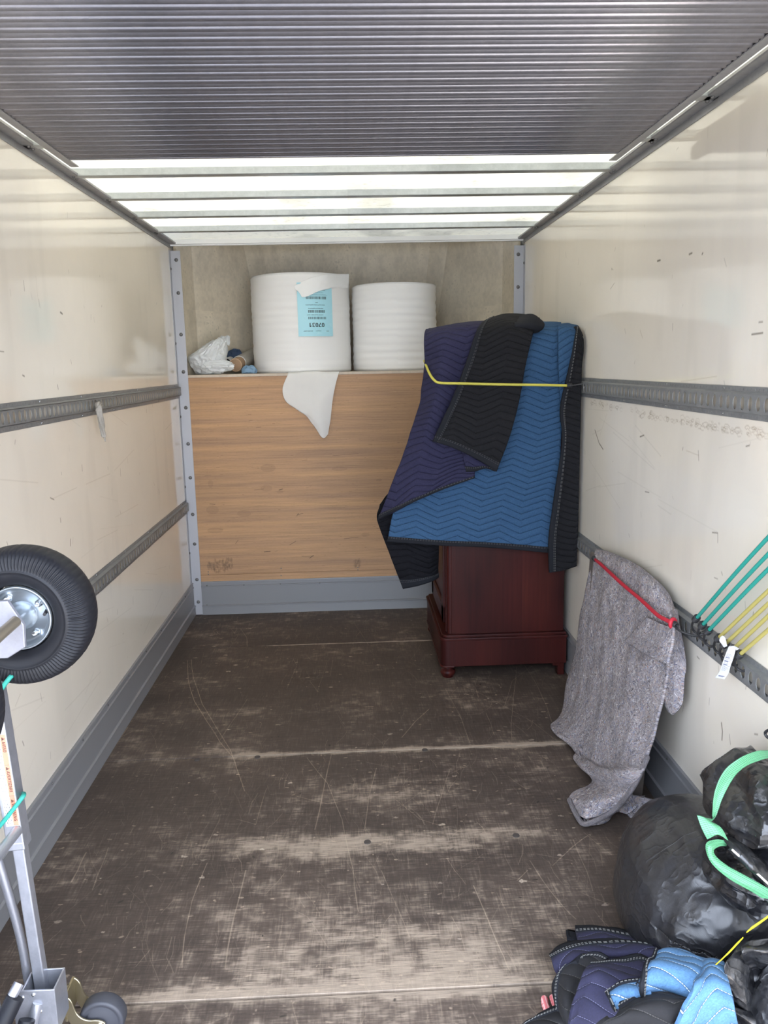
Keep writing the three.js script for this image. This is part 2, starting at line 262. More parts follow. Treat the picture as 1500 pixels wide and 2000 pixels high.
const leftMarks = [[0.006, 0.55, dk, [1.955, 1.428], [1.949, 1.414]], [0.008, 0.6, dk, [1.861, 1.673], [1.842, 1.669]], [0.005, 0.5, dk, [1.78, 1.134], [1.78, 1.112]], [0.006, 0.7, dk, [1.964, 0.896], [1.97, 0.874]], [0.005, 0.6, dk, [2.042, 0.986], [2.041, 0.971]], [0.004, 0.5, dk, [2.115, 1.068], [2.081, 1.055]], [0.003, 0.2, br, [1.754, 1.059], [1.449, 1.058]], [0.003, 0.17, br, [2.107, 1.061], [1.855, 1.062]], [0.004, 0.45, dk, [1.299, 1.06], [1.301, 1.027]], [0.004, 0.5, dk, [0.655, 0.873], [0.652, 0.846]], [0.003, 0.17, br, [1.428, 0.873], [1.061, 0.864]], [0.003, 0.17, br, [1.681, 0.831], [1.407, 0.815]], [0.004, 0.4, dk, [2.383, 1.533], [2.356, 1.532]], [0.005, 0.4, dk, [2.399, 0.84], [2.396, 0.791]], [0.004, 0.2, br, [2.531, 0.526], [2.489, 0.547]], [0.006, 0.4, dk, [2.509, 0.407], [2.502, 0.391]], [0.004, 0.4, dk, [1.261, 0.483], [1.27, 0.45]], [0.004, 0.4, dk, [1.497, 0.497], [1.51, 0.479]], [0.003, 0.4, dk, [2.333, 0.821], [2.281, 0.818]], [0.006, 0.5, dk, [2.24, 1.464], [2.226, 1.461]], [0.003, 0.2, br, [2.056, 1.772], [2.055, 1.677]]];
const glue = []; { const a = [[1.343, 1.298], [1.681, 1.294], [1.96, 1.285], [2.104, 1.287], [2.315, 1.287], [2.462, 1.285], [2.623, 1.283], [2.737, 1.287], [2.839, 1.285]]; seed(5); for (let k = 0; k < 110; k++) { const f = rr(0, 0.999) * (a.length - 1), i = Math.floor(f), t = f - i, z = mix(a[i][0], a[i + 1][0], t) + rr(-0.008, 0.008), y = mix(a[i][1], a[i + 1][1], t) + rr(-0.011, 0.011), n = 5, r = rr(0.004, 0.013), pts = []; for (let q = 0; q <= n; q++) pts.push([z + Math.cos(q * 1.1) * r * rr(0.9, 2.2), y + Math.sin(q * 1.1) * r * rr(0.4, 0.9)]); glue.push([0.0025, rr(0.08, 0.32), '110,92,72', ...pts]); } }
const rightMarks = [...glue, [0.006, 0.6, dk, [1.44, 1.187], [1.501, 1.139], [1.557, 1.118]], [0.003, 0.24, br, [1.59, 1.263], [1.512, 1.172]], [0.005, 0.6, dk, [1.968, 1.205], [2.008, 1.214]], [0.007, 0.6, dk, [2.069, 1.786], [2.095, 1.785]], [0.006, 0.55, dk, [2.32, 1.774], [2.342, 1.775]], [0.005, 0.7, dk, [2.41, 1.762], [2.416, 1.766]], [0.005, 0.6, dk, [2.728, 1.528], [2.784, 1.53]], [0.004, 0.5, dk, [2.76, 1.556], [2.78, 1.556]], [0.003, 0.4, dk, [1.59, 1.74], [1.637, 1.758]], [0.008, 0.17, br, [1.931, 1.572], [1.958, 1.545]], [0.004, 0.4, dk, [2.219, 1.58], [2.221, 1.559]], [0.004, 0.5, dk, [2.45, 1.207], [2.457, 1.178]], [0.004, 0.5, dk, [2.733, 1.247], [2.752, 1.252]], [0.003, 0.24, br, [2.302, 1.403], [2.545, 1.422]], [0.004, 0.5, dk, [2.568, 0.987], [2.603, 0.993], [2.606, 0.966]], [0.003, 0.4, dk, [2.596, 0.863], [2.618, 0.865]], [0.008, 0.6, dk, [2.688, 0.468], [2.697, 0.448], [2.697, 0.422]], [0.004, 0.5, dk, [2.037, 1.021], [2.076, 1.024]], [0.003, 0.4, dk, [1.888, 0.84], [1.901, 0.829]], [0.003, 0.24, br, [2.364, 1.198], [2.456, 1.193]], [0.004, 0.5, dk, [2.511, 0.598], [2.529, 0.596]], [0.004, 0.5, dk, [2.825, 0.834], [2.822, 0.82]]];
const wl = struct('wall_left'), wr = struct('wall_right');
for (const [side, w, marks, sd] of [[-1, wl, leftMarks, 21], [1, wr, rightMarks, 22]]) {
  const g = side < 0 ? bx(-1.03, -1, 0, 2.166, -0.01, ZR) : bx(1, 1.03, 0, 2.166, -0.01, ZR), p = g.attributes.position, uv = g.attributes.uv;
  for (let i = 0; i < p.count; i++) uv.setXY(i, p.getZ(i) / ZR, p.getY(i) / 2.34);
  obj('wall_panel', g, wallMaterial(sd, marks), w);
}

// ---------------------------------------------------------------- roof: translucent white sheet on galvanised bows
const roofMap = tex(1024, 1024, (x, y) => { const d = fbm(x / 90, y / 200, 31, 4), f = fbm(x / 12, y / 8, 32, 3); const v = 243 - 34 * sstep(0.55, 0.85, d) - 24 * sstep(0.6, 0.85, f); return [v, v * 0.995, v * 0.965]; }, { srgb: true, rep: [0.5, 0.5] });
const roofSheet = phys({ color: lin(0.97, 0.955, 0.88), map: roofMap, roughness: 1, transmission: 0.085, thickness: 0, specularIntensity: 0.2 });
const ceiling = struct('ceiling');
{ const g = new THREE.PlaneGeometry(2.18, ZR); g.rotateX(Math.PI / 2); g.translate(0, 2.186, ZR / 2); obj('roof_sheet', boxUV(g), roofSheet, ceiling); for (const s of [-1, 1]) obj('roof_edge', [bx(Math.min(s * 1.0, s * 1.1), Math.max(s * 1.0, s * 1.1), 2.158, 2.164, 0, ZR), bx(Math.min(s * 1.09, s * 1.1), Math.max(s * 1.09, s * 1.1), 2.16, 2.19, 0, ZR)], M.white, ceiling); }
for (let k = 0; k < 12; k++) {
  const zz = 0.415 + 0.41 * k; if (zz > ZR - 0.1) break;
  const b = obj('roof_bow', extrudeX([[zz - 0.02, 2.184], [zz - 0.02, 2.16], [zz - 0.018, 2.158], [zz + 0.018, 2.158], [zz + 0.02, 2.16], [zz + 0.02, 2.184]], -1.0, 1.0), M.bow, ceiling);
  for (const s of [-1, 1]) for (const d of [-0.017, 0.017]) { const h = new THREE.SphereGeometry(0.006, 10, 6, 0, 6.3, 0, 1.57); h.rotateX(Math.PI); h.translate(s * 0.978, 2.1575, zz + d); obj('rivet', h, M.bolt, b); }
}
{ // cant rails where the roof meets the walls, and the header above the bulkhead opening
  for (const s of [-1, 1]) { const X = (a) => s * a; obj('cant_rail', [extrudeZ([[X(1), 2.168], [X(1), 2.138], [X(0.9965), 2.138], [X(0.996), 2.158], [X(0.965), 2.158], [X(0.962), 2.161], [X(0.962), 2.168]], 0, ZR)], M.guide, s < 0 ? wl : wr); }
  struct('trim_1', [bx(-1, 1, 2.157, 2.184, -0.012, 0.016, 0.003), bx(-1, 1, 2.15, 2.158, -0.012, 0.004)], M.white);
}

// ---------------------------------------------------------------- rolled-up shutter door under the roof
const door = struct('door_1');
{
  const prof = []; const P0 = 0.0485; // two ribs to a slat, hooked edge
  for (let i = 0; i <= 24; i++) { const t = i / 24, rib = Math.abs(Math.sin(Math.PI * 2 * t)); prof.push([t * (P0 - 0.0045), (t === 0 || t === 1 ? 2.139 : 2.123) - 0.0105 * Math.pow(rib, 0.6) - (t > 0.46 && t < 0.54 ? -0.001 : 0)]); }
  const top = [[P0 + 0.004, 2.14], [P0 + 0.004, 2.142], [0, 2.142]], base = extrudeX([...prof, ...top], -0.867, 0.867);
  const flat = toCreasedNormals(base, 0.6);
  for (let k = 0; k < 36; k++) { const m = obj('slat', flat, M.slat, door); m.position.set(0, 0, 2.092 + k * P0); }
  obj('unseen_rear_header', bx(-1.03, 1.03, 1.9, 2.2, ZR, ZR + 0.06, 0.004), M.white, door);  // out of view, placed to shade the upper walls and shutter
  obj('bottom_rail', [bx(-0.867, 0.867, 2.112, 2.14, 2.08, 2.0915, 0.002)], M.slat, door);
  for (const s of [-1, 1]) { // channel that the slat ends run in
    const X = (a) => s * a;
    obj('guide_rail', [bx(Math.min(X(0.853), X(0.878)), Math.max(X(0.853), X(0.878)), 2.111, 2.114, 2.0, ZR - 0.05), bx(Math.min(X(0.8755), X(0.878)), Math.max(X(0.8755), X(0.878)), 2.112, 2.15, 2.0, ZR - 0.05), bx(Math.min(X(0.853), X(0.878)), Math.max(X(0.853), X(0.878)), 2.15, 2.153, 2.0, ZR - 0.05)], M.guide, door); obj('mounting_strip', bx(Math.min(X(0.878), X(0.925)), Math.max(X(0.878), X(0.925)), 2.147, 2.15, 2.1, ZR - 0.05), M.beige, door);
  }
}

// ---------------------------------------------------------------- bulkhead: plywood panel, shelf edge, recess over the cab
const veneer = (() => {
  const W = 1400, H = 1240, sx = W / 2;
  seed(77);
  const over = layer(W, H, (g) => {
    g.lineCap = 'round';
    const at = (p) => [(p[0] + 1) * sx, (p[1] - 0.2) * H / 1.24];
    const marks = [[3, 0.7, [-0.451, 0.752], [-0.43, 0.758]], [3, 0.7, [-0.557, 0.378], [-0.52, 0.38]], [2, 0.5, [-0.597, 0.756], [-0.542, 0.761]], [2, 0.6, [-0.402, 0.417], [-0.364, 0.438]], [2, 0.5, [-0.331, 0.342], [-0.263, 0.343]], [3, 0.6, [-0.285, 0.331], [-0.263, 0.347]], [2, 0.5, [-0.074, 0.445], [0.012, 0.452]], [2, 0.5, [0.128, 0.795], [0.159, 0.797]], [3, 0.4, [-0.864, 0.68], [-0.834, 0.676]], [2, 0.6, [-0.345, 0.601], [-0.315, 0.606]], [3, 0.5, [-0.352, 0.595], [-0.342, 0.607]], [2, 0.4, [-0.726, 0.433], [-0.709, 0.455]], [2, 0.4, [-0.569, 1.125], [-0.539, 1.128]], [2, 0.35, [-0.308, 0.923], [-0.278, 0.928]], [2, 0.35, [-0.126, 0.949], [0.026, 0.957]], [2, 0.35, [-0.884, 0.847], [-0.848, 0.852]]];
    for (const [w, a, ...pts] of marks) { g.strokeStyle = 'rgba(48,34,24,' + a + ')'; g.lineWidth = w; g.beginPath(); pts.forEach((p, i) => (i ? g.lineTo(...at(p)) : g.moveTo(...at(p)))); g.stroke(); }
    for (const [x, y, r, a] of [[-0.83, 0.3, 0.035, 0.35], [-0.78, 0.31, 0.03, 0.4], [-0.88, 0.3, 0.02, 0.25], [0.0, 0.29, 0.02, 0.2]]) for (let k = 0; k < 60; k++) { g.fillStyle = 'rgba(70,50,34,' + a * 0.3 + ')'; const q = at([x + rr(-r, r), y + rr(-r, r) * 1.1]); g.beginPath(); g.ellipse(...q, rr(2, 5), rr(4, 14), rr(-0.2, 0.2), 0, 7); g.fill(); }
    for (let k = 0; k < 320; k++) { const q = at([rr(-0.95, 0.95), rr(0.25, 1.4)]); g.strokeStyle = 'rgba(70,48,32,' + rr(0.1, 0.45) + ')'; g.lineWidth = rr(0.8, 2); const L = rr(2, 14); g.beginPath(); g.moveTo(...q); g.lineTo(q[0] + L, q[1] + rr(-1.5, 1.5)); g.stroke(); }
    for (let k = 0; k < 60; k++) { const q = at([rr(-0.95, 0.95), rr(0.25, 1.4)]); g.strokeStyle = 'rgba(225,190,150,' + rr(0.1, 0.35) + ')'; g.lineWidth = rr(0.8, 1.6); const L = rr(5, 40); g.beginPath(); g.moveTo(...q); g.lineTo(q[0] + L * (rnd() < 0.5 ? 0.05 : 1), q[1] + L * 0.15); g.stroke(); }
    for (let k = 0; k < 12; k++) { const q = at([rr(-0.9, 0.5), rr(0.3, 1.2)]); g.fillStyle = 'rgba(95,72,52,0.12)'; g.beginPath(); g.ellipse(...q, rr(10, 40), rr(8, 30), 0, 0, 7); g.fill(); }
  });
  return tex(W, H, (i, j) => {
    const x = i / sx, y = j / sx, band = fbm(x * 1.1, y * 26, 51, 4), fine = fbm(x * 7, y * 300, 52, 3), pore = hash2(i >> 3, j, 6), big = fbm(x * 1.5, y * 2.5, 53, 3), k = (j * W + i) * 4, a = over[k + 3] / 255;
    const v = 0.92 + 0.2 * (band - 0.5) + 0.2 * (fine - 0.5) + 0.14 * (big - 0.5) - (pore > 0.93 ? 0.06 : 0);
    return [0, 1, 2].map((c) => mix([188, 147, 108][c] * v * (c === 2 ? 1 - 0.1 * (band - 0.5) : 1), over[k + c], a));
  }, { srgb: true, clampEdge: true });
})();
const wb = struct('wall_back');
{
  const wood = std({ map: veneer, roughness: 0.6 });
  const put = (g) => { const p = g.attributes.position, uv = g.attributes.uv; for (let i = 0; i < p.count; i++) uv.setXY(i, (p.getX(i) + 1) / 2, (p.getY(i) - 0.2) / 1.24); return g; };
  obj('plywood_panel', put(bx(-0.99, 0.99, 0.2465, 1.421, -0.02, 0, 0.001)), wood, wb);
  const strip = obj('plywood_strip', put(bx(-0.99, 0.99, 0.19, 0.245, -0.02, 0.0005, 0.001)), wood, wb);
  for (const [x, y] of [[-0.898, 0.265], [-0.898, 0.249], [-0.46, 0.273], [-0.462, 0.228], [0.004, 0.265], [0.004, 0.249]]) { const s = new THREE.CylinderGeometry(0.0035, 0.0035, 0.003, 10); s.rotateX(Math.PI / 2); s.translate(x, y, 0); obj('screw', s, M.bolt, wb); }
  obj('shelf_board', [bx(-0.99, 0.99, 1.42, 1.436, -1.15, 0.002, 0.002)], std({ color: lin(0.62, 0.52, 0.4), map: mottle, roughness: 0.6 }), wb);
}
{ // moulded cab-top recess behind the opening: faceted fibreglass, stained
  const stain = tex(1024, 512, (x, y) => { const a = fbm(x / 60, y / 60, 61, 4), b = fbm(x / 14, y / 10, 62, 3), c = vn(x / 3, y / 3, 63); let v = 1 + 0.16 * (a - 0.5) + 0.1 * (b - 0.5) - 0.14 * sstep(0.58, 0.8, b) * sstep(0.48, 0.7, a) - 0.04 * (c > 0.9 ? 1 : 0); return [214 * v, 203 * v, 182 * v]; }, { srgb: true, rep: [1.1, 1.1] });
  const m = std({ map: stain, roughness: 0.6, bumpMap: stain, bumpScale: 0.0004 });
  const pl = [[-0.985, -0.02], [-0.98, -0.12], [-0.93, -0.3], [-0.60, -0.78], [-0.5, -0.84], [0.48, -0.84], [0.58, -0.78], [0.93, -0.3], [0.98, -0.12], [0.985, -0.02]];
  const rows = [];
  for (const [k, y] of [[0, 1.42], [0.5, 1.85], [1, 2.3], [1.25, 2.45]]) rows.push(pl.map(([x, z], i) => { const c = i > 2 && i < 7; const spread = c ? 1 + 0.22 * (k - 0.4) : 1; return [x * spread, y, z + (c ? 0.12 * k : 0.04 * k * Math.min(1, -z * 3))]; }));
  const pos = [], idx = []; rows.forEach((r) => r.forEach((p) => pos.push(...p))); const C = pl.length;
  for (let j = 0; j < rows.length - 1; j++) for (let i = 0; i < C - 1; i++) { const a = j * C + i; idx.push(a, a + 1, a + C, a + 1, a + C + 1, a + C); }
  const g = new THREE.BufferGeometry(); g.setAttribute('position', new THREE.Float32BufferAttribute(pos, 3)); g.setIndex(idx); g.computeVertexNormals();
  const front = struct('wall_front', boxUV(toCreasedNormals(g, 0.25)), m);
  obj('recess_roof', bx(-1.03, 1.03, 2.43, 2.46, -1.2, 0), m, front);
  obj('recess_head', bx(-1.03, 1.03, 2.2, 2.46, -0.03, 0), m, front);
  obj('outer_skin', [bx(-1.05, 1.05, -0.05, 2.46, -1.25, -1.2), bx(-1.05, -1.0, -0.05, 2.46, -1.25, 0), bx(1.0, 1.05, -0.05, 2.46, -1.25, 0)], M.white, front);
}
// corner posts, riveted
for (const s of [-1, 1]) {
  const post = struct('trim_' + (s < 0 ? 2 : 3), [bx(Math.min(s, s * 0.944), Math.max(s, s * 0.944), 0, 2.125, 0.0005, 0.004, 0.001), bx(Math.min(s, s * 0.998), Math.max(s, s * 0.998), 0, 2.125, 0, 0.045)], M.post);
  const ys = [2.075, 1.895, 1.665, 1.455, 1.25, 1.04, 0.84, 0.62, 0.44, 0.22, 0.08];
  ys.forEach((y, k) => { const h = new THREE.SphereGeometry(0.0105, 12, 8, 0, 6.3, 0, 1.57); h.scale(1, 0.6, 1); h.rotateX(Math.PI / 2); h.translate(s * 0.968, y, 0.004); obj('rivet', h, M.bolt, post); if (k % 2 === 0) { const w = new THREE.SphereGeometry(0.008, 12, 8, 0, 6.3, 0, 1.57); w.scale(1, 0.7, 1); w.rotateZ(s * Math.PI / 2); w.translate(s * 0.998, y - 0.05, 0.025); obj('rivet', w, M.bolt, post); } });
}
// kick plates
{
  const prof = (h, t) => [[0, 0], [t + 0.006, 0], [t + 0.004, 0.05], [t + 0.008, 0.053], [t + 0.008, 0.058], [t, 0.061], [t, h - 0.035], [t + 0.004, h - 0.033], [t + 0.004, h - 0.028], [t - 0.001, h - 0.025], [t - 0.001, h - 0.006], [t + 0.003, h - 0.004], [t + 0.002, h], [0, h]];
  const bb = struct('baseboard_back', extrudeX(prof(0.206, 0.008).map(([t, y]) => [t, y]), -0.944, 0.944), M.kick);
  for (const [x, y] of [[-0.909, 0.182], [-0.687, 0.178], [-0.468, 0.177], [-0.229, 0.176], [-0.916, 0.06], [-0.473, 0.055], [-0.233, 0.053], [0.243, 0.037]]) { const h = new THREE.SphereGeometry(0.005, 10, 6); h.scale(1, 1, 0.5); h.translate(x, y, 0.01); obj('rivet', h, M.bolt, bb); }
  for (const s of [-1, 1]) {
    const k = struct(s < 0 ? 'baseboard_left' : 'baseboard_right', extrudeZ(prof(0.2, 0.008).map(([t, y]) => [s * (1 - t), y]), 0.005, ZR), M.kick);
    for (let i = 0; i < 14; i++) for (const y of [0.186, 0.045]) { const h = new THREE.SphereGeometry(0.0045, 8, 6); h.scale(0.5, 1, 1); h.translate(s * 0.9905, y, 0.25 + i * 0.3); obj('rivet', h, M.bolt, k); }
  }
}
// yard outside the open rear
struct('ground', bx(-14, 14, -0.95, -0.85, -10, 24), std({ color: lin(0.3, 0.29, 0.28), roughness: 0.9 }));
// sunlit pier out of view, placed to throw a pale streak on the shutter
struct('unseen_pier', bx(1.8, 2.2, -0.85, 2.2, 6.8, 7.1, 0.01), std({ color: lin(0.95, 0.87, 0.83), roughness: 0.6 }));

// ---------------------------------------------------------------- cargo tracks on the walls
function plateWithHoles(L, H, thick, holes) { // in local z (length) and y, thickness towards +x
  const s = new THREE.Shape([[0, -H / 2], [L, -H / 2], [L, H / 2], [0, H / 2]].map((p) => new THREE.Vector2(p[0], p[1])));
  for (const [c, y, rx, ry, n] of holes) { const h = new THREE.Path(); for (let i = 0; i < n; i++) { const a = -(i / n) * Math.PI * 2 + Math.PI / n, q = [c + Math.cos(a) * rx, y + Math.sin(a) * ry]; i ? h.lineTo(...q) : h.moveTo(...q); } h.closePath(); s.holes.push(h); }
  const g = new THREE.ExtrudeGeometry(s, { depth: thick, bevelEnabled: false }); g.rotateY(-Math.PI / 2); return boxUV(g);
}
function cargoTrack(label, side, yc, z0, z1, slide) {
  const t = thing('cargo_track', label, 'track'); t.position.set(side, yc, z0);
  const L = z1 - z0, put = (g, x) => { g.translate(side < 0 ? x : -x, 0, 0); return g; };
  const ov = []; for (let c = 0.02 + slide; c < L - 0.015; c += 0.04) ov.push([c, 0, 0.0118, 0.0175, 14]);
  obj('slotted_face', put(plateWithHoles(L, 0.046, 0.002, ov), 0.0165), M.track, t);
  for (const s of [1, -1]) {
    const nails = []; for (let c = 0.012; c < L - 0.01; c += 0.02) nails.push([c, 0.002 * s, 0.0016, 0.0042, 4]);
    const f = plateWithHoles(L, 0.019, 0.0016, nails); f.translate(0, s * 0.0315, 0); obj('flange', put(f, 0.002), M.track, t);
    const X = (a) => (side < 0 ? a : -a);
    obj('web', extrudeZ([[X(0.0005), s * 0.0235], [X(0.0165), s * 0.0215], [X(0.0165), s * 0.0235], [X(0.0022), s * 0.0275]], 0, L), M.track, t);
    for (let z = 0.1; z < L; z += 0.4) { const h = new THREE.SphereGeometry(0.0038, 8, 6); h.scale(0.5, 1, 1); h.translate(X(0.0028), s * 0.034, z); obj('screw', h, M.zinc, t); }
  }
  return t;
}
cargoTrack('grey slotted steel track high on the left wall with a white rag tied through it', -1, 1.346, 0.03, ZR - 0.1, 0);
cargoTrack('grey slotted steel track low on the left wall ending behind the large black tyre', -1, 0.671, 0.03, ZR - 0.1, 0.01);
cargoTrack('grey slotted steel track high on the right wall above a line of dried glue', 1, 1.358, 0.9, ZR - 0.1, 0.017);
cargoTrack('grey slotted steel track low on the right wall with cord hooks in its slots', 1, 0.673, 0.6, ZR - 0.1, 0.005);

// ---------------------------------------------------------------- rag knotted through the upper left track
const ragMap = tex(128, 256, (x, y) => { const v = 132 + 60 * fbm(x / 5, y / 60, 7, 3) - 50 * (Math.abs(((x + y * 0.4) % 21) - 10) < 2 ? 1 : 0); return [v, v * 0.97, v * 0.92]; }, { srgb: true, rep: [20, 10] });
{
  const r = thing('rag', 'white twisted strip of rag hanging from the upper track on the left wall', 'rag');
  const m = std({ map: ragMap, roughness: 0.9 });
  const c = [[-0.965, 1.347, 1.641], [-0.955, 1.333, 1.672], [-0.955, 1.306, 1.667], [-0.956, 1.278, 1.652], [-0.957, 1.249, 1.637], [-0.957, 1.229, 1.63]];
  const g = tube(c, 0.010, 60, 14), p = g.attributes.position;
  for (let i = 0; i < p.count; i++) { const y = p.getY(i), a = (1.34 - y) * 60, w = 1 - 0.15 * sstep(0.07, 0.085, 1.335 - y); const q = clamp((c[0][1] - y) / (c[0][1] - c[5][1])) * 5, qi = Math.min(4, Math.floor(q)), cx = mix(c[qi][0], c[qi + 1][0], q - qi), cz = mix(c[qi][2], c[qi + 1][2], q - qi); const dx = p.getX(i) - cx, dz = p.getZ(i) - cz, th = Math.atan2(dz, dx), k = 1 + 0.25 * Math.sin(th * 3 + a) ; p.setX(i, Math.max(-0.981, cx + dx * k * w)); p.setZ(i, cz + dz * k * w * 1.1); }
  g.computeVertexNormals(); obj('twisted_strip', g, m, r);
  obj('knot', tube([[-0.975, 1.332, 1.606], [-0.96, 1.342, 1.671], [-0.957, 1.353, 1.66], [-0.96, 1.344, 1.62], [-0.958, 1.33, 1.65]], 0.006, 40, 8), m, r);
  obj('frayed_end', [0, 1, 2, 3].map((k) => tube([c[5], [c[5][0] + 0.002 * k, c[5][1] - 0.012 - 0.003 * k, c[5][2] + 0.006 * (k - 1.5)]], 0.003, 6, 6)), m, r);
}

// ---------------------------------------------------------------- foam rolls on the shelf
const foam = phys({ color: lin(0.82, 0.81, 0.785), roughness: 0.75, sheen: 0.3, sheenRoughness: 0.5, specularIntensity: 0.4 });
const film = phys({ color: lin(0.95, 0.94, 0.91), roughness: 0.72, transmission: 0.4, thickness: 0, specularIntensity: 0.3 });
function foamRoll(label, cx, cz, r, h, sd) {
  const t = thing('foam_roll', label, 'foam roll'); t.position.set(cx, 1.4365, cz);
  const nA = 96, nY = 70, pos = [], idx = [], uv = [];
  for (let j = 0; j <= nY; j++) for (let i = 0; i <= nA; i++) {
    const v = j / nY, a = (i / nA) * Math.PI * 2, y = v * h, e = Math.min(v, 1 - v) * h, round = e < 0.012 ? 0.012 - Math.sqrt(Math.max(0, 0.012 ** 2 - (0.012 - e) ** 2)) : 0;
    const rip = 0.005 * (fbm(y * 42, 1.5 + Math.cos(a) * 0.25, sd, 3) - 0.5) + 0.0021 * Math.sin(y * 150 + 2.5 * vn(y * 20, a, sd)) * vn(y * 9, 2, sd + 2) + 0.004 * n3(Math.cos(a) * 2, y * 5, Math.sin(a) * 2, sd);
    const R = r - 0.004 + rip - round; pos.push(R * Math.sin(a), y, R * Math.cos(a)); uv.push(a * r, y);
  }
  for (let j = 0; j < nY; j++) for (let i = 0; i < nA; i++) { const a = j * (nA + 1) + i, b = a + nA + 1; idx.push(a, a + 1, b, a + 1, b + 1, b); }
  const g = new THREE.BufferGeometry(); g.setAttribute('position', new THREE.Float32BufferAttribute(pos, 3)); g.setAttribute('uv', new THREE.Float32BufferAttribute(uv, 2)); g.setIndex(idx); g.computeVertexNormals();
  obj('outer_wrap', g, foam, t);
  const sp = []; for (let k = 0; k <= 400; k++) { const q = k / 400, a = q * Math.PI * 2 * 9, R = mix(0.06, r - 0.014, q); sp.push(new THREE.Vector3(R * Math.cos(a), 0, R * Math.sin(a))); }
  for (const y of [0.001, h - 0.001]) { const w = new THREE.RingGeometry(0.05, r - 0.012, 64, 1); w.rotateX(y > 0.1 ? -Math.PI / 2 : Math.PI / 2); w.translate(0, y, 0); obj('rolled_end', [w, (() => { const s = new THREE.TubeGeometry(new THREE.CatmullRomCurve3(sp), 400, 0.0025, 4); s.translate(0, y, 0); return s; })()], foam, t); }
  obj('core', [new THREE.CylinderGeometry(0.05, 0.05, h, 32, 1, true).translate(0, h / 2, 0)], std({ color: lin(0.45, 0.3, 0.18), roughness: 0.8, side: THREE.DoubleSide }), t);
  return t;
}
const rollA = foamRoll('large roll of white foam sheet with a blue barcode label on its front', -0.298, -0.335, 0.303, 0.567, 4);
foamRoll('roll of white foam sheet without a label, right of the labelled one', 0.274, -0.35, 0.262, 0.508, 9);
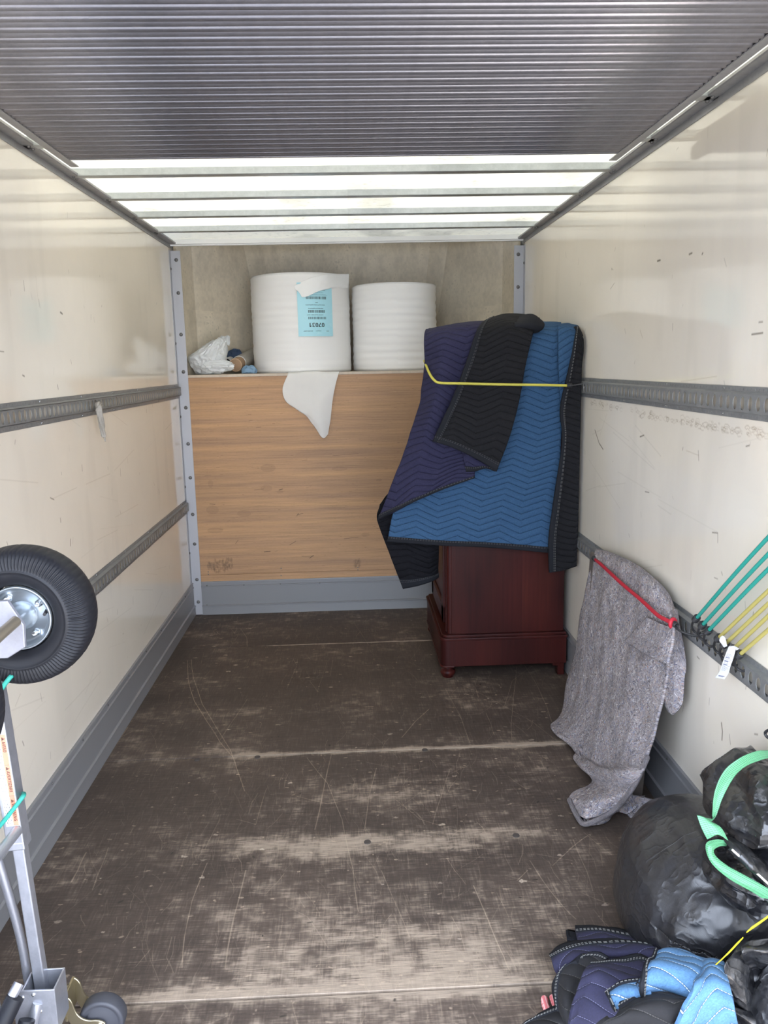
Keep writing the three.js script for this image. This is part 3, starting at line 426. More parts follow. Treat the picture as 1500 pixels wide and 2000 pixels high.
{
  const face = (r, a0, a1, y0, y1) => { const g = new THREE.CylinderGeometry(r, r, y1 - y0, 24, 1, true, a0, a1 - a0); g.translate(0, (y0 + y1) / 2, 0); return g; };
  const W = 512, H = 780, c = document.createElement('canvas'); c.width = W; c.height = H; const g = c.getContext('2d');
  g.fillStyle = '#a9dbe6'; g.fillRect(0, 0, W, H);
  g.translate(W, H); g.rotate(Math.PI); // the roll stands upside down, and so does its label
  g.fillStyle = '#16222a'; g.textAlign = 'center'; g.font = 'bold 84px sans-serif'; g.fillText('07031', 250, 195);
  const bar = (x0, x1, y, h, s) => { seed(s); for (let x = x0; x < x1; ) { const w = 2 + Math.floor(rnd() * 3) * 2; g.fillRect(x, y, w, h); x += w + 2 + Math.floor(rnd() * 3) * 2; } };
  g.fillStyle = '#27343c'; bar(110, 370, 250, 34, 1); bar(125, 365, 345, 36, 2); bar(100, 395, 540, 38, 3);
  g.font = '22px sans-serif'; g.fillStyle = '#38505c'; const smudge = (x, y, n, s, h = 9) => { seed(s); let q = x; for (let k = 0; k < n; k++) { const w = rr(4, 11); g.fillRect(q, y + rr(-1, 1), w, h * rr(0.7, 1)); q += w + rr(1.5, 5); } };
  smudge(150, 308, 22, 5); smudge(150, 402, 20, 6); smudge(120, 452, 26, 7); smudge(225, 486, 4, 8); smudge(70, 70, 4, 9, 12); smudge(190, 74, 9, 10, 8); smudge(310, 72, 12, 11, 10); smudge(100, 605, 30, 12, 5); smudge(140, 630, 22, 13, 5); smudge(110, 665, 30, 14, 5); smudge(150, 700, 20, 15, 4);
  g.strokeStyle = 'rgba(40,60,70,0.5)'; g.lineWidth = 2; g.beginPath(); g.moveTo(80, 592); g.lineTo(430, 592); g.stroke();
  g.setTransform(1, 0, 0, 1, 0, 0); for (let k = 0; k < 26; k++) { g.fillStyle = 'rgba(255,255,255,0.10)'; g.beginPath(); const x = rr(0, W), y = rr(H * 0.5, H); g.moveTo(x, y); g.lineTo(x + rr(-80, 80), y + rr(10, 60)); g.lineTo(x + rr(-60, 60), y + rr(-10, 60)); g.fill(); }
  const t = new THREE.CanvasTexture(c); finish(t, { srgb: true, clampEdge: true });
  const lab = obj('label', face(0.3045, -0.012, 0.69, 0.206, 0.508), std({ map: t, roughness: 0.45 }), rollA); lab.userData.label = 'light blue label with barcodes and the number 07031 upside down';
  // loose torn corner of the outer wrap folded down across the top of the label
  const cyl = (a, y, r = 0.309) => [r * Math.sin(a), y, r * Math.cos(a)];
  obj('torn_flap', sheet(surf([
    [cyl(-0.06, 0.49, 0.306), cyl(0.25, 0.53, 0.307), cyl(0.6, 0.555, 0.308), cyl(1.25, 0.572, 0.313)],
    [cyl(-0.04, 0.47), cyl(0.22, 0.502, 0.312), cyl(0.6, 0.52, 0.314), cyl(1.22, 0.545, 0.316)],
    [cyl(0.02, 0.455), cyl(0.22, 0.47, 0.315), cyl(0.6, 0.485, 0.314), cyl(1.2, 0.51, 0.314)],
    [cyl(0.08, 0.425), cyl(0.18, 0.43, 0.313), cyl(0.5, 0.468, 0.311), cyl(1.2, 0.49, 0.308)]]), { nu: 60, nv: 30, thick: 0.0015, amp: 0.002, freq: 30 }), phys({ color: lin(0.93, 0.93, 0.91), roughness: 0.7, transmission: 0.12, thickness: 0 }), rollA);
  const tail = obj('hanging_tail', sheet(surf([
    [[-0.375, 1.437, -0.05], [-0.291, 1.438, -0.05], [-0.186, 1.439, -0.05], [-0.072, 1.439, -0.05]], [[-0.37, 1.429, 0.012], [-0.288, 1.43, 0.012], [-0.184, 1.431, 0.012], [-0.075, 1.431, 0.012]],
    [[-0.403, 1.345, 0.022], [-0.306, 1.319, 0.022], [-0.196, 1.317, 0.035], [-0.097, 1.362, 0.022]], [[-0.383, 1.268, 0.02], [-0.295, 1.225, 0.03], [-0.2, 1.209, 0.045], [-0.115, 1.279, 0.02]],
    [[-0.296, 1.207, 0.018], [-0.249, 1.171, 0.03], [-0.185, 1.128, 0.04], [-0.13, 1.176, 0.02]], [[-0.215, 1.139, 0.016], [-0.205, 1.089, 0.03], [-0.176, 1.056, 0.03], [-0.149, 1.078, 0.018]]].map((row) => row.map((p) => [p[0] + 0.298, p[1] - 1.4365, p[2] + 0.335]))), { nu: 60, nv: 60, thick: 0.0015, amp: 0.004, freq: 14, s: 8 }), film, rollA);
}

// ---------------------------------------------------------------- odds and ends on the shelf, left of the rolls
function blob(nu, nv, f) { // closed lumpy body: f(direction) -> point
  const g = mergeVertices(new THREE.IcosahedronGeometry(1, nu).deleteAttribute('uv').deleteAttribute('normal')), p = g.attributes.position, d = new THREE.Vector3();
  for (let i = 0; i < p.count; i++) { d.fromBufferAttribute(p, i).normalize(); p.setXYZ(i, ...f(d.x, d.y, d.z)); }
  g.computeVertexNormals(); return g;
}
const ridge = (x, y, z, s) => 1 - Math.abs(n3(x, y, z, s)) * 2;
{
  const t = thing('bubble_wrap', 'crumpled clear bubble wrap heaped at the left end of the wooden shelf', 'bubble wrap');
  const m = phys({ color: lin(0.86, 0.88, 0.88), roughness: 0.3, transmission: 0.3, thickness: 0, clearcoat: 0.4, clearcoatRoughness: 0.25 });
  const C = [[-0.85, 1.548, -0.15]];
  obj('sheet', blob(40, 0, (x, y, z) => { const k = 1 + 0.10 * n3(x * 3, y * 3, z * 3, 3) + 0.07 * ridge(x * 5, y * 5, z * 5, 7) + 0.02 * n3(x * 26, y * 26, z * 26, 2); const top = y > 0 ? y : 0; return [C[0][0] + x * 0.108 * k * (1 - 0.5 * top) + 0.085 * top, Math.max(1.4375, C[0][1] - 0.01 + y * 0.108 * k), C[0][2] + z * 0.1 * k]; }), m, t);
  const D = [[-0.783, 1.481, -0.07]];
  obj('crumpled_edge', blob(34, 0, (x, y, z) => { const k = 1 + 0.3 * ridge(x * 2.5, y * 2.5, z * 2.5, 17) * 0.6 + 0.08 * n3(x * 9, y * 9, z * 9, 12); return [D[0][0] + x * 0.085 * k, Math.max(1.4375, D[0][1] + y * 0.036 * k), D[0][2] + z * 0.04 * k]; }), m, t);
  obj('gathered_top', sheet(surf([[[-0.795, 1.619, -0.17], [-0.77, 1.624, -0.17], [-0.743, 1.618, -0.17], [-0.723, 1.599, -0.17]], [[-0.775, 1.648, -0.17], [-0.752, 1.655, -0.14], [-0.739, 1.648, -0.19], [-0.718, 1.641, -0.17]], [[-0.768, 1.663, -0.17], [-0.746, 1.655, -0.14], [-0.733, 1.663, -0.2], [-0.714, 1.653, -0.17]]]), { nu: 30, nv: 16, thick: 0.002, amp: 0.008, freq: 45 }), m, t);
}
{
  const t = thing('cardboard_tube', 'brown cardboard tube wrapped in pale paper lying beside the foam roll', 'tube');
  const A = [-0.691, 1.488, -0.16], B = [A[0] + 0.07, A[1] + 0.07, A[2] - 0.46];
  const at = (k) => A.map((e, i) => mix(e, B[i], k)), brown = std({ color: lin(0.42, 0.27, 0.16), roughness: 0.75, map: mottle });
  obj('core', [rod(A, at(0.5), 0.0385, 36), rod([A[0] - 0.0005, A[1], A[2] + 0.001], at(0.01), 0.036, 36)], brown, t);
  const end = new THREE.TorusGeometry(0.0372, 0.0022, 8, 40); end.lookAt(V(A).sub(V(B))); end.translate(...A); obj('rim', end, std({ color: lin(0.6, 0.42, 0.27), roughness: 0.7 }), t);
  const wrapM = std({ color: lin(0.55, 0.52, 0.45), roughness: 0.85, map: mottle });
  obj('paper_wrap', [rod(at(0.17), B, 0.0425, 36)], wrapM, t);
  const lip = new THREE.TorusGeometry(0.0415, 0.0022, 8, 40); lip.lookAt(V(A).sub(V(B))); lip.translate(...at(0.17)); obj('paper_edge', lip, M.white, t);
}
{
  const t = thing('plastic_roll', 'small black hollow roll end with a white edge behind the cardboard tube', 'roll');
  const A = [-0.758, 1.505, -0.27], B = [A[0] + 0.01, A[1] + 0.01, A[2] - 0.09];
  obj('black_core', rod(A, B, 0.0225, 28), M.black, t);
  const e = new THREE.TorusGeometry(0.0265, 0.004, 8, 36); e.lookAt(V(A).sub(V(B))); e.translate(...A); obj('white_edge', [e, rod(A.map((q, i) => mix(q, B[i], 0.02)), B, 0.026, 28)], M.white, t);
}
{
  const cloth = (name, label, color, C, r, s) => { const t = thing(name, label, 'cloth'); obj('bunched_fabric', blob(34, 0, (x, y, z) => { const k = 1 + 0.32 * ridge(x * 2, y * 2, z * 2, s) * 0.6 + 0.06 * n3(x * 8, y * 8, z * 8, s); return [C[0] + x * r[0] * k, Math.max(1.4372, C[1] + y * r[1] * k), C[2] + z * r[2] * k]; }), std({ color, roughness: 0.9 }), t); obj('folded_edge', sheet(surf([[[C[0] - r[0], C[1] + r[1] * 0.2, C[2] + r[2] * 0.8], [C[0], C[1] + r[1] * 0.5, C[2] + r[2] * 1.05], [C[0] + r[0] * 0.9, C[1] + r[1] * 0.1, C[2] + r[2] * 0.8]], [[C[0] - r[0], C[1] - r[1] * 0.5, C[2] + r[2]], [C[0], C[1] - r[1] * 0.3, C[2] + r[2] * 1.2], [C[0] + r[0] * 0.9, C[1] - r[1] * 0.6, C[2] + r[2]]]]), { nu: 20, nv: 8, thick: 0.004, amp: 0.006, freq: 40, s }), std({ color, roughness: 0.9 }), t); };
  cloth('folded_cloth', 'dark blue bunched cloth behind the cardboard tube on the shelf', lin(0.05, 0.085, 0.16), [-0.735, 1.533, -0.47], [0.05, 0.05, 0.035], 3);
  cloth('folded_cloth', 'light blue crumpled cloth under the cardboard tube against the large foam roll', lin(0.2, 0.32, 0.45), [-0.604, 1.453, -0.1], [0.04, 0.03, 0.035], 9);
}

// ---------------------------------------------------------------- mahogany cabinet
const mahogany = (rep) => phys({ map: tex(512, 512, (x, y) => { const w = fbm(x / 60, y / 260, 81, 4), f = fbm(x / 5, y / 120, 82, 3), b = fbm(x / 170, y / 300, 83, 3), v = 0.86 + 0.35 * (w - 0.5) + 0.22 * (f - 0.5) + 0.5 * (b - 0.5); return [62 * v, 23 * v * (0.88 + 0.24 * w), 20 * v]; }, { srgb: true, rep }), roughness: 0.45, specularIntensity: 0.3, clearcoat: 0.06, clearcoatRoughness: 0.25 });
{
  const t = thing('cabinet', 'dark mahogany cabinet on bun feet half covered by quilted blankets', 'cabinet');
  const m = mahogany([1.3, 1.3]), mo = mahogany([2.5, 0.6]);
  obj('carcass', [bx(0.426, 0.955, 0.2, 1.575, 0.48, 1.118, 0.006)], m, t);
  obj('side_panel', [bx(0.435, 0.968, 0.205, 1.575, 1.112, 1.13, 0.003)], m, t);
  obj('corner_column', [rod([0.432, 0.2, 1.112], [0.432, 1.575, 1.112], 0.0175, 24), rod([0.416, 0.2, 1.085], [0.416, 1.575, 1.085], 0.006, 12)], m, t);
  obj('top_board', bx(0.395, 0.975, 1.565, 1.592, 0.44, 1.15, 0.006), m, t);
  const d = obj('door', [bx(0.402, 0.426, 0.25, 1.53, 0.995, 1.07, 0.003), bx(0.402, 0.426, 0.25, 1.53, 0.53, 0.60, 0.003), bx(0.402, 0.426, 0.25, 0.33, 0.53, 1.07, 0.003), bx(0.402, 0.426, 1.45, 1.53, 0.53, 1.07, 0.003)], m, t);
  obj('door_panel', [bx(0.414, 0.424, 0.3, 1.5, 0.58, 1.02, 0.002)], m, d);
  obj('panel_moulding', [rod([0.411, 0.33, 0.6], [0.411, 1.45, 0.6], 0.007, 10), rod([0.411, 0.33, 0.995], [0.411, 1.45, 0.995], 0.007, 10), rod([0.411, 0.33, 0.6], [0.411, 0.33, 0.995], 0.007, 10)], mo, d);
  const rounded = (x0, x1, z0, z1, r, y0, y1) => { const s = new THREE.Shape(); s.moveTo(x1, -z0); s.lineTo(x0 + 0.02, -z0); s.quadraticCurveTo(x0, -z0, x0, -z0 - 0.02); s.lineTo(x0, -z1 + r); s.quadraticCurveTo(x0, -z1, x0 + r, -z1); s.lineTo(x1, -z1); s.closePath(); const g = new THREE.ExtrudeGeometry(s, { depth: y1 - y0 - 0.006, bevelEnabled: true, bevelSize: 0.003, bevelThickness: 0.003, bevelSegments: 2, curveSegments: 12 }); g.rotateX(-Math.PI / 2); g.translate(0, y0 + 0.003, 0); return boxUV(g); };
  const pl = obj('plinth', rounded(0.385, 0.972, 0.44, 1.158, 0.04, 0.062, 0.192), mo, t);
  obj('plinth_moulding', [rounded(0.38, 0.976, 0.436, 1.163, 0.04, 0.19, 0.203), rounded(0.392, 0.972, 0.444, 1.15, 0.035, 0.2, 0.214)], m, pl);
  obj('plinth_bead', rounded(0.381, 0.44, 0.438, 1.162, 0.036, 0.058, 0.067), m, pl);
  const bun = lathe([[0, 0], [0.024, 0], [0.027, 0.004], [0.025, 0.008], [0.034, 0.016], [0.037, 0.026], [0.034, 0.036], [0.022, 0.043], [0.02, 0.05], [0.026, 0.056], [0.027, 0.06], [0, 0.06]], 32);
  for (const [x, z] of [[0.418, 1.12], [0.418, 0.49]]) { const f = obj('bun_foot', bun, m, t); f.position.set(x, 0, z); }
  for (const z of [1.128, 0.47]) obj('bracket_foot', [bx(0.938, 0.97, 0, 0.064, z - 0.02, z + 0.022, 0.003), bx(0.915, 0.945, 0.045, 0.064, z - 0.02, z + 0.02, 0.003)], mo, t);
}

// ---------------------------------------------------------------- board leaning under the felt blanket
{
  const t = thing('wooden_board', 'dark wooden panel leaning on the right wall under the grey felt blanket', 'board');
  const m = std({ color: lin(0.075, 0.06, 0.05), roughness: 0.6, map: mottle });
  obj('panel', extrudeZ([[0.905, 0.003], [0.93, 0], [0.974, 0.7], [0.949, 0.702]], 1.62, 2.27), m, t);
  for (const z of [1.62, 2.262]) obj('edge_stile', extrudeZ([[0.9, 0.001], [0.933, 0], [0.977, 0.705], [0.944, 0.708]], z - 0.012, z + 0.032), std({ color: lin(0.12, 0.1, 0.085), roughness: 0.55, map: mottle }), t);
}

// ---------------------------------------------------------------- folding hand truck, stood up against the left wall
const alum = phys({ color: lin(0.52, 0.53, 0.57), metalness: 0.75, roughness: 0.34, map: mottle });
{
  const t = thing('hand_truck', 'aluminium hand truck with big black tyres strapped to the left wall', 'hand truck');
  // wheels: axle runs along z
  const tyre = (() => {
    const prof = []; // [radius, z] around the tyre section
    const R = 0.138, w = 0.046; const sec = [[0.066, -0.026], [0.07, -0.034], [0.08, -0.041], [0.09, -0.045], [0.094, -0.0455], [0.0955, -0.0485], [0.098, -0.0488], [0.0995, -0.0458], [0.103, -0.0465], [0.108, -0.0465], [0.120, -0.0445], [0.1275, -0.040], [0.1335, -0.032], [0.1365, -0.02], [0.138, -0.008]];
    const all = [...sec, ...sec.slice().reverse().map(([r, z]) => [r, -z])];
    const N = 440, pos = [], idx = [], C = all.length;
    for (let i = 0; i <= N; i++) { const a = (i / N) * Math.PI * 2; all.forEach(([r, z]) => { const sh = sstep(0.101, 0.106, r) * (1 - sstep(0.1275, 0.131, r)), tr = sstep(0.132, 0.136, r); const rib = (i % 4 < 2 ? 1 : 0), zig = Math.abs(((i * 0.5) % 4) - 2) - 1; const k = 1 - 0.02 * sh * rib - 0.006 * tr * (zig > 0 ? 1 : 0); pos.push(Math.cos(a) * r * k, Math.sin(a) * r * k, z * (1 - 0.05 * sh * rib)); }); }
    for (let i = 0; i < N; i++) for (let j = 0; j < C - 1; j++) { const a = i * C + j, b = a + C; idx.push(a, b, a + 1, b, b + 1, a + 1); }
    const g = new THREE.BufferGeometry(); g.setAttribute('position', new THREE.Float32BufferAttribute(pos, 3)); g.setIndex(idx); g.computeVertexNormals(); return g;
  })();
  const hz = (g) => { g.rotateX(Math.PI / 2); return g; }; // lathe axis y -> z
  const steel = phys({ color: lin(0.42, 0.46, 0.5), metalness: 0.85, roughness: 0.3 });
  const rim = hz(lathe([[0.0, 0.004], [0.022, 0.004], [0.03, 0.008], [0.048, 0.008], [0.055, 0.016], [0.056, 0.026], [0.0605, 0.032], [0.063, 0.0315], [0.0645, 0.028], [0.064, 0.024], [0.062, 0.014], [0.06, -0.02], [0.066, -0.03], [0.064, -0.032], [0.056, -0.024], [0.048, -0.006], [0, -0.006]], 64));
  const wheelAt = (x, y, z) => {
    const w = obj('wheel', tyre, M.rubber, t); w.position.set(x, y, z); w.userData.label = 'black pneumatic tyre with ribbed shoulders on a zinc rim';
    obj('rim', rim, steel, w);
    obj('hub', [hz(lathe([[0, 0.07], [0.021, 0.07], [0.023, 0.066], [0.023, 0.02], [0.028, 0.01], [0.03, 0.006], [0, 0.006]], 32))], steel, w);
    for (let k = 0; k < 4; k++) { const a = 0.6 + k * Math.PI / 2; const b = hz(lathe([[0, 0.022], [0.0045, 0.022], [0.005, 0.02], [0.005, 0.013], [0.008, 0.012], [0.008, 0.006], [0, 0.006]], 6)); b.translate(Math.cos(a) * 0.042, Math.sin(a) * 0.042, 0); obj('lug_bolt', b, M.zinc, w); }
    const valve = rod([0.05, 0.01, 0.014], [0.053, 0.008, 0.035], 0.0035, 8); obj('valve', valve, M.black, w);
    return w;
  };
  const WX = -0.665, WY = 1.004; wheelAt(WX, WY, 3.2); wheelAt(WX + 0.004, WY, 3.655);
  // axle brackets and axle
  const plate = (z) => { const s = new THREE.Shape([[-0.11, 0.03], [-0.075, 0.055], [-0.045, 0.055], [-0.02, 0.008], [-0.022, -0.035], [-0.055, -0.055], [-0.1, -0.055]].map((p) => new THREE.Vector2(p[0], p[1]))); const g = new THREE.ExtrudeGeometry(s, { depth: 0.008, bevelEnabled: true, bevelSize: 0.0015, bevelThickness: 0.0015, bevelSegments: 1 }); g.translate(WX + 0.046, WY - 0.008, z); return g; };
  const plateM = phys({ color: lin(0.36, 0.36, 0.4), metalness: 0.45, roughness: 0.5, map: mottle });
  obj('axle_bracket', plate(3.265), plateM, t); obj('axle_bracket', plate(3.52), plateM, t);
  obj('axle', [rod([WX, WY, 3.14], [WX, WY, 3.66], 0.0085, 18)], M.zinc, t);
  obj('brace_rod', [rod([-0.65, 1.013, 3.276], [-0.688, 0.97, 3.53], 0.0105, 18)], std({ color: lin(0.36, 0.31, 0.24), metalness: 0.8, roughness: 0.4 }), t);
  // rails: outer square tube, inner extension, round tube behind
  const box = (a, b, w, d, name, mat = alum) => { const A = V(a), B = V(b), L = A.distanceTo(B), g = new RoundedBoxGeometry(w, L, d, 2, 0.003); g.applyQuaternion(new THREE.Quaternion().setFromUnitVectors(new THREE.Vector3(0, 1, 0), B.clone().sub(A).normalize())); g.translate((A.x + B.x) / 2, (A.y + B.y) / 2, (A.z + B.z) / 2); return obj(name, boxUV(g), mat, t); };
  const rails = [[0, 3.215], [0.33, 3.57]];
  for (const [k, z] of rails) {
    box([-0.740, 1.0, z], [-0.718, 0.515, z], 0.036, 0.036, 'outer_rail');
    box([-0.718, 0.545, z], [-0.702, 0.15, z], 0.024, 0.024, 'extension_rail');
    box([-0.719, 0.53, z], [-0.718, 0.512, z], 0.0375, 0.0375, 'rail_cap', alum);
  }
  obj('cross_tube', rod([-0.709, 0.559, 3.236], [-0.73, 0.553, 3.57], 0.0105, 20), alum, t);
  obj('cross_tube', rod([-0.74, 0.86, 3.22], [-0.74, 0.86, 3.57], 0.0125, 20), alum, t);
  obj('round_tube', tube([[-0.775, 0.535, 3.22], [-0.768, 0.5, 3.215], [-0.745, 0.3, 3.2], [-0.737, 0.15, 3.2]], 0.0095, 40, 16), alum, t);
  obj('inner_rail', rod([-0.79, 0.62, 3.3], [-0.765, 0.12, 3.3], 0.016, 20), alum, t);
  obj('cross_knob', [rod([-0.79, 0.27, 3.275], [-0.79, 0.27, 3.25], 0.016, 18), rod([-0.79, 0.27, 3.25], [-0.79, 0.27, 3.243], 0.009, 12)], M.black, t);
  obj('toe_plate', [bx(-0.86, -0.80, 0.1, 0.5, 3.22, 3.62, 0.004)], alum, t);
  // lower bracket box with caster
  const ZB = 3.235;
  const brk = obj('caster_bracket', [bx(-0.743, -0.656, 0.115, 0.215, ZB + 0.028, ZB + 0.032, 0.0015), bx(-0.66, -0.656, 0.115, 0.215, ZB - 0.03, ZB + 0.03, 0.0015), bx(-0.723, -0.656, 0.115, 0.215, ZB - 0.032, ZB - 0.028, 0.0015), bx(-0.725, -0.721, 0.115, 0.215, ZB - 0.03, ZB + 0.03, 0.0015), bx(-0.723, -0.658, 0.113, 0.117, ZB - 0.03, ZB + 0.03)], alum, t);
  for (const [x, y] of [[-0.723, 0.2], [-0.7, 0.205], [-0.69, 0.165]]) { const h = new THREE.SphereGeometry(0.005, 12, 8); h.scale(1, 1, 0.6); h.translate(x, y, ZB + 0.032); obj('rivet', h, M.zinc, brk); }
  obj('peg', [rod([-0.693, 0.185, ZB + 0.03], [-0.716, 0.1, ZB + 0.055], 0.0105, 18)], alum, t);
  obj('handle_tube', rod([-0.72, 0.245, 3.28], [-0.734, 0.221, 3.305], 0.0105, 18), alum, t);
  obj('grip', rod([-0.721, 0.23, 3.3], [-0.756, 0.16, 3.34], 0.0175, 22), M.rubber, t);
  obj('grip', rod([-0.705, 0.172, 3.295], [-0.715, 0.126, 3.32], 0.016, 22), M.rubber, t);
  const gold = phys({ color: lin(0.44, 0.38, 0.25), metalness: 0.9, roughness: 0.28 });
  const CX = -0.602, CY = 0.0505, CZ = 3.158; // caster trailing away from the bracket
  const fork = (z) => { const s = new THREE.Shape(); s.moveTo(-0.07, 0.078); s.quadraticCurveTo(-0.056, 0.076, -0.052, 0.05); s.quadraticCurveTo(-0.046, 0.016, -0.016, 0.014); s.quadraticCurveTo(0.004, 0.016, 0.012, 0.006); s.quadraticCurveTo(0.014, -0.008, 0.002, -0.012); s.quadraticCurveTo(-0.03, -0.018, -0.05, -0.006); s.quadraticCurveTo(-0.07, 0.01, -0.07, 0.078); const g = new THREE.ExtrudeGeometry(s, { depth: 0.003, bevelEnabled: true, bevelSize: 0.001, bevelThickness: 0.001, bevelSegments: 1, curveSegments: 10 }); g.translate(CX, CY, z); return g; };
  const cf = obj('caster_fork', [fork(CZ + 0.026), fork(CZ - 0.029), bx(CX - 0.072, CX - 0.066, CY + 0.015, CY + 0.08, CZ - 0.03, CZ + 0.03, 0.002)], gold, t);
  obj('swivel_plate', [rod([CX - 0.085, CY + 0.05, CZ + 0.01], [CX - 0.076, CY + 0.05, CZ + 0.01], 0.03, 28), rod([CX - 0.077, CY + 0.05, CZ + 0.01], [CX - 0.068, CY + 0.05, CZ + 0.01], 0.034, 28)], gold, cf);
  const cw = hz(lathe([[0.006, 0.02], [0.03, 0.02], [0.033, 0.014], [0.04, 0.018], [0.046, 0.019], [0.0495, 0.014], [0.0505, 0], [0.0495, -0.014], [0.046, -0.019], [0.04, -0.018], [0.033, -0.014], [0.03, -0.02], [0.006, -0.02]], 48)); cw.translate(CX, CY, CZ);
  obj('caster_wheel', cw, std({ color: lin(0.045, 0.046, 0.055), roughness: 0.55 }), t);
  obj('caster_axle', rod([CX, CY, CZ - 0.036], [CX, CY, CZ + 0.036], 0.006, 8), M.zinc, t);
  // warning label on the outer rail: three blocks, read downwards
  const W = 160, H = 1250, c = document.createElement('canvas'); c.width = W; c.height = H; const g = c.getContext('2d');
  g.fillStyle = '#e9e7e6'; g.fillRect(0, 0, W, H); g.fillStyle = '#d98a70'; g.fillRect(88, 8, 64, H - 16);
  g.fillStyle = '#555'; seed(31); for (const y0 of [20, 440, 860]) for (let k = 0; k < 4; k++) for (let y = y0; y < y0 + 350; ) { const L = rr(8, 30); g.fillRect(14 + k * 18, y, 7, L); y += L + 5; }
  g.fillStyle = '#555'; for (const y of [415, 835]) g.fillRect(6, y, 150, 4);
  g.fillStyle = '#191414'; g.textAlign = 'left'; g.font = 'bold 50px sans-serif';
  for (const [s, y] of [['AVISO', 40], ['AVERTIZARE', 440], ['WARNING', 880]]) { g.save(); g.translate(104, y); g.rotate(Math.PI / 2); g.beginPath(); g.moveTo(4, 0); g.lineTo(48, 0); g.lineTo(26, -40); g.closePath(); g.fill(); g.fillStyle = '#d98a70'; g.fillRect(23, -28, 6, 16); g.fillRect(23, -9, 6, 5); g.fillStyle = '#191414'; g.fillText(s, 60, 0); g.restore(); }
  const lt = new THREE.CanvasTexture(c); finish(lt, { srgb: true, clampEdge: true });
  const lg = new THREE.BoxGeometry(0.027, 0.2, 0.0006), q = V([-0.732, 0.515, 3.2]).sub(V([-0.752, 1.0, 3.2])).normalize().negate(); lg.applyQuaternion(new THREE.Quaternion().setFromUnitVectors(new THREE.Vector3(0, 1, 0), q)); lg.translate(-0.7215, 0.668, 3.2335);
  const wl2 = obj('warning_label', lg, std({ map: lt, roughness: 0.45 }), t); wl2.userData.label = 'white and orange warning label in three languages';
}

// ---------------------------------------------------------------- cloths: quilted moving blankets
// zigzag quilting: rows of puffs between sewn lines; one tile is one zigzag wide
const quilt = (() => {
  const W = 384, H = 384, pw = 0.19, ph = 0.168, rows = 6;
  const line = (x, y) => { const u = x / W, zig = Math.abs(((u + 0.25) % 1) * 2 - 1), v = (y / H) * rows + zig * 1.25; return v - Math.floor(v); };
  const bump = tex(W, H, (x, y) => { const t = line(x, y), d = Math.min(t, 1 - t); return 0.12 + 0.62 * Math.pow(Math.sin(Math.PI * t), 0.45) + 0.16 * (fbm(x / 9, y / 9, 91, 3) - 0.5) + (d < 0.03 ? -0.1 : 0); }, { rep: [1 / pw, 1 / ph] });
  const map = tex(W, H, (x, y) => { const t = line(x, y), d = Math.min(t, 1 - t), dash = (x % 10) < 6; const w = 0.9 + 0.16 * (fbm(x / 4, y / 4, 92, 2) - 0.5); const v = 205 * w * (d < 0.05 ? (dash ? 1.16 : 0.66) : 1); return [v, v, v]; }, { srgb: true, rep: [1 / pw, 1 / ph] });
  return { bump, map };
})();
const weaveBump = tex(128, 128, (x, y) => 0.5 + 0.5 * Math.sin((x / 128) * 6.283 * 16) * Math.sin((y / 128) * 6.283 * 16), { rep: [30, 30] });
const quilted = (c, b = 0.0085) => phys({ color: c, map: quilt.map, bumpMap: quilt.bump, bumpScale: b, roughness: 0.88, specularIntensity: 0.35 });
const plainCloth = (c) => phys({ color: c, bumpMap: weaveBump, bumpScale: 0.0004, roughness: 0.9, specularIntensity: 0.35 });
const Q = { blue: quilted(lin(0.068, 0.165, 0.325)), navy: quilted(lin(0.052, 0.05, 0.115)), black: quilted(lin(0.022, 0.022, 0.026)), lining: quilted(lin(0.014, 0.014, 0.019)), pale: quilted(lin(0.13, 0.30, 0.56)), hem: plainCloth(lin(0.014, 0.015, 0.019)), thread: std({ color: lin(0.18, 0.18, 0.17), roughness: 0.8 }), darkThread: std({ color: lin(0.09, 0.09, 0.095), roughness: 0.8 }) };
// a blanket piece: its face, and binding with two rows of stitching along chosen edges
function edgePath(P, e, inset) { return (t) => (e === 'bottom' ? P(t, 1 - inset) : e === 'top' ? P(t, inset) : e === 'left' ? P(inset, t) : P(1 - inset, t)); }
function piece(parent, rows, o) {
  const { name = 'face', mat, hems = [], width = 0.04, thick = 0.007, amp = 0.004, freq = 7, nu = 70, nv = 80, turn = 0, s = 3, stitch = Q.darkThread, size = [0.5, 0.5] } = o;
  const P = surf(rows), face = obj(name, sheet(P, { nu, nv, thick, amp, freq, turn, s }), mat, parent);
  for (const e of hems) {
    const w = width / (e === 'top' || e === 'bottom' ? size[1] : size[0]);
    const range = e === 'bottom' ? { v0: 1 - w, v1: 1 } : e === 'top' ? { v0: 0, v1: w } : e === 'left' ? { u0: 0, u1: w } : { u0: 1 - w, u1: 1 };
    const side = e === 'top' || e === 'bottom';
    const b = obj('binding', sheet(P, { ...range, nu: side ? 70 : 4, nv: side ? 4 : 80, thick: thick + (o.hemThick || 0.005), amp, freq, s }), Q.hem, face);
    const lift = (f) => (t) => { const p = f(t); const q = sheetPoint(P, p, e, t, f); return q; };
    if (stitch) for (const k of [0.72, 0.9]) { const f = edgePath(P, e, w * k); const n = Math.round((side ? size[0] : size[1]) / 0.011); obj('stitching', stitches((t) => offsetPoint(P, f, Math.min(1, t), e, w * k, thick / 2 + 0.0006 + (o.hemThick || 0.005) / 2, amp, freq, s), n, 0.0007), stitch, face); }
  }
  return face;
}
function sheetPoint(P, p) { return p; }
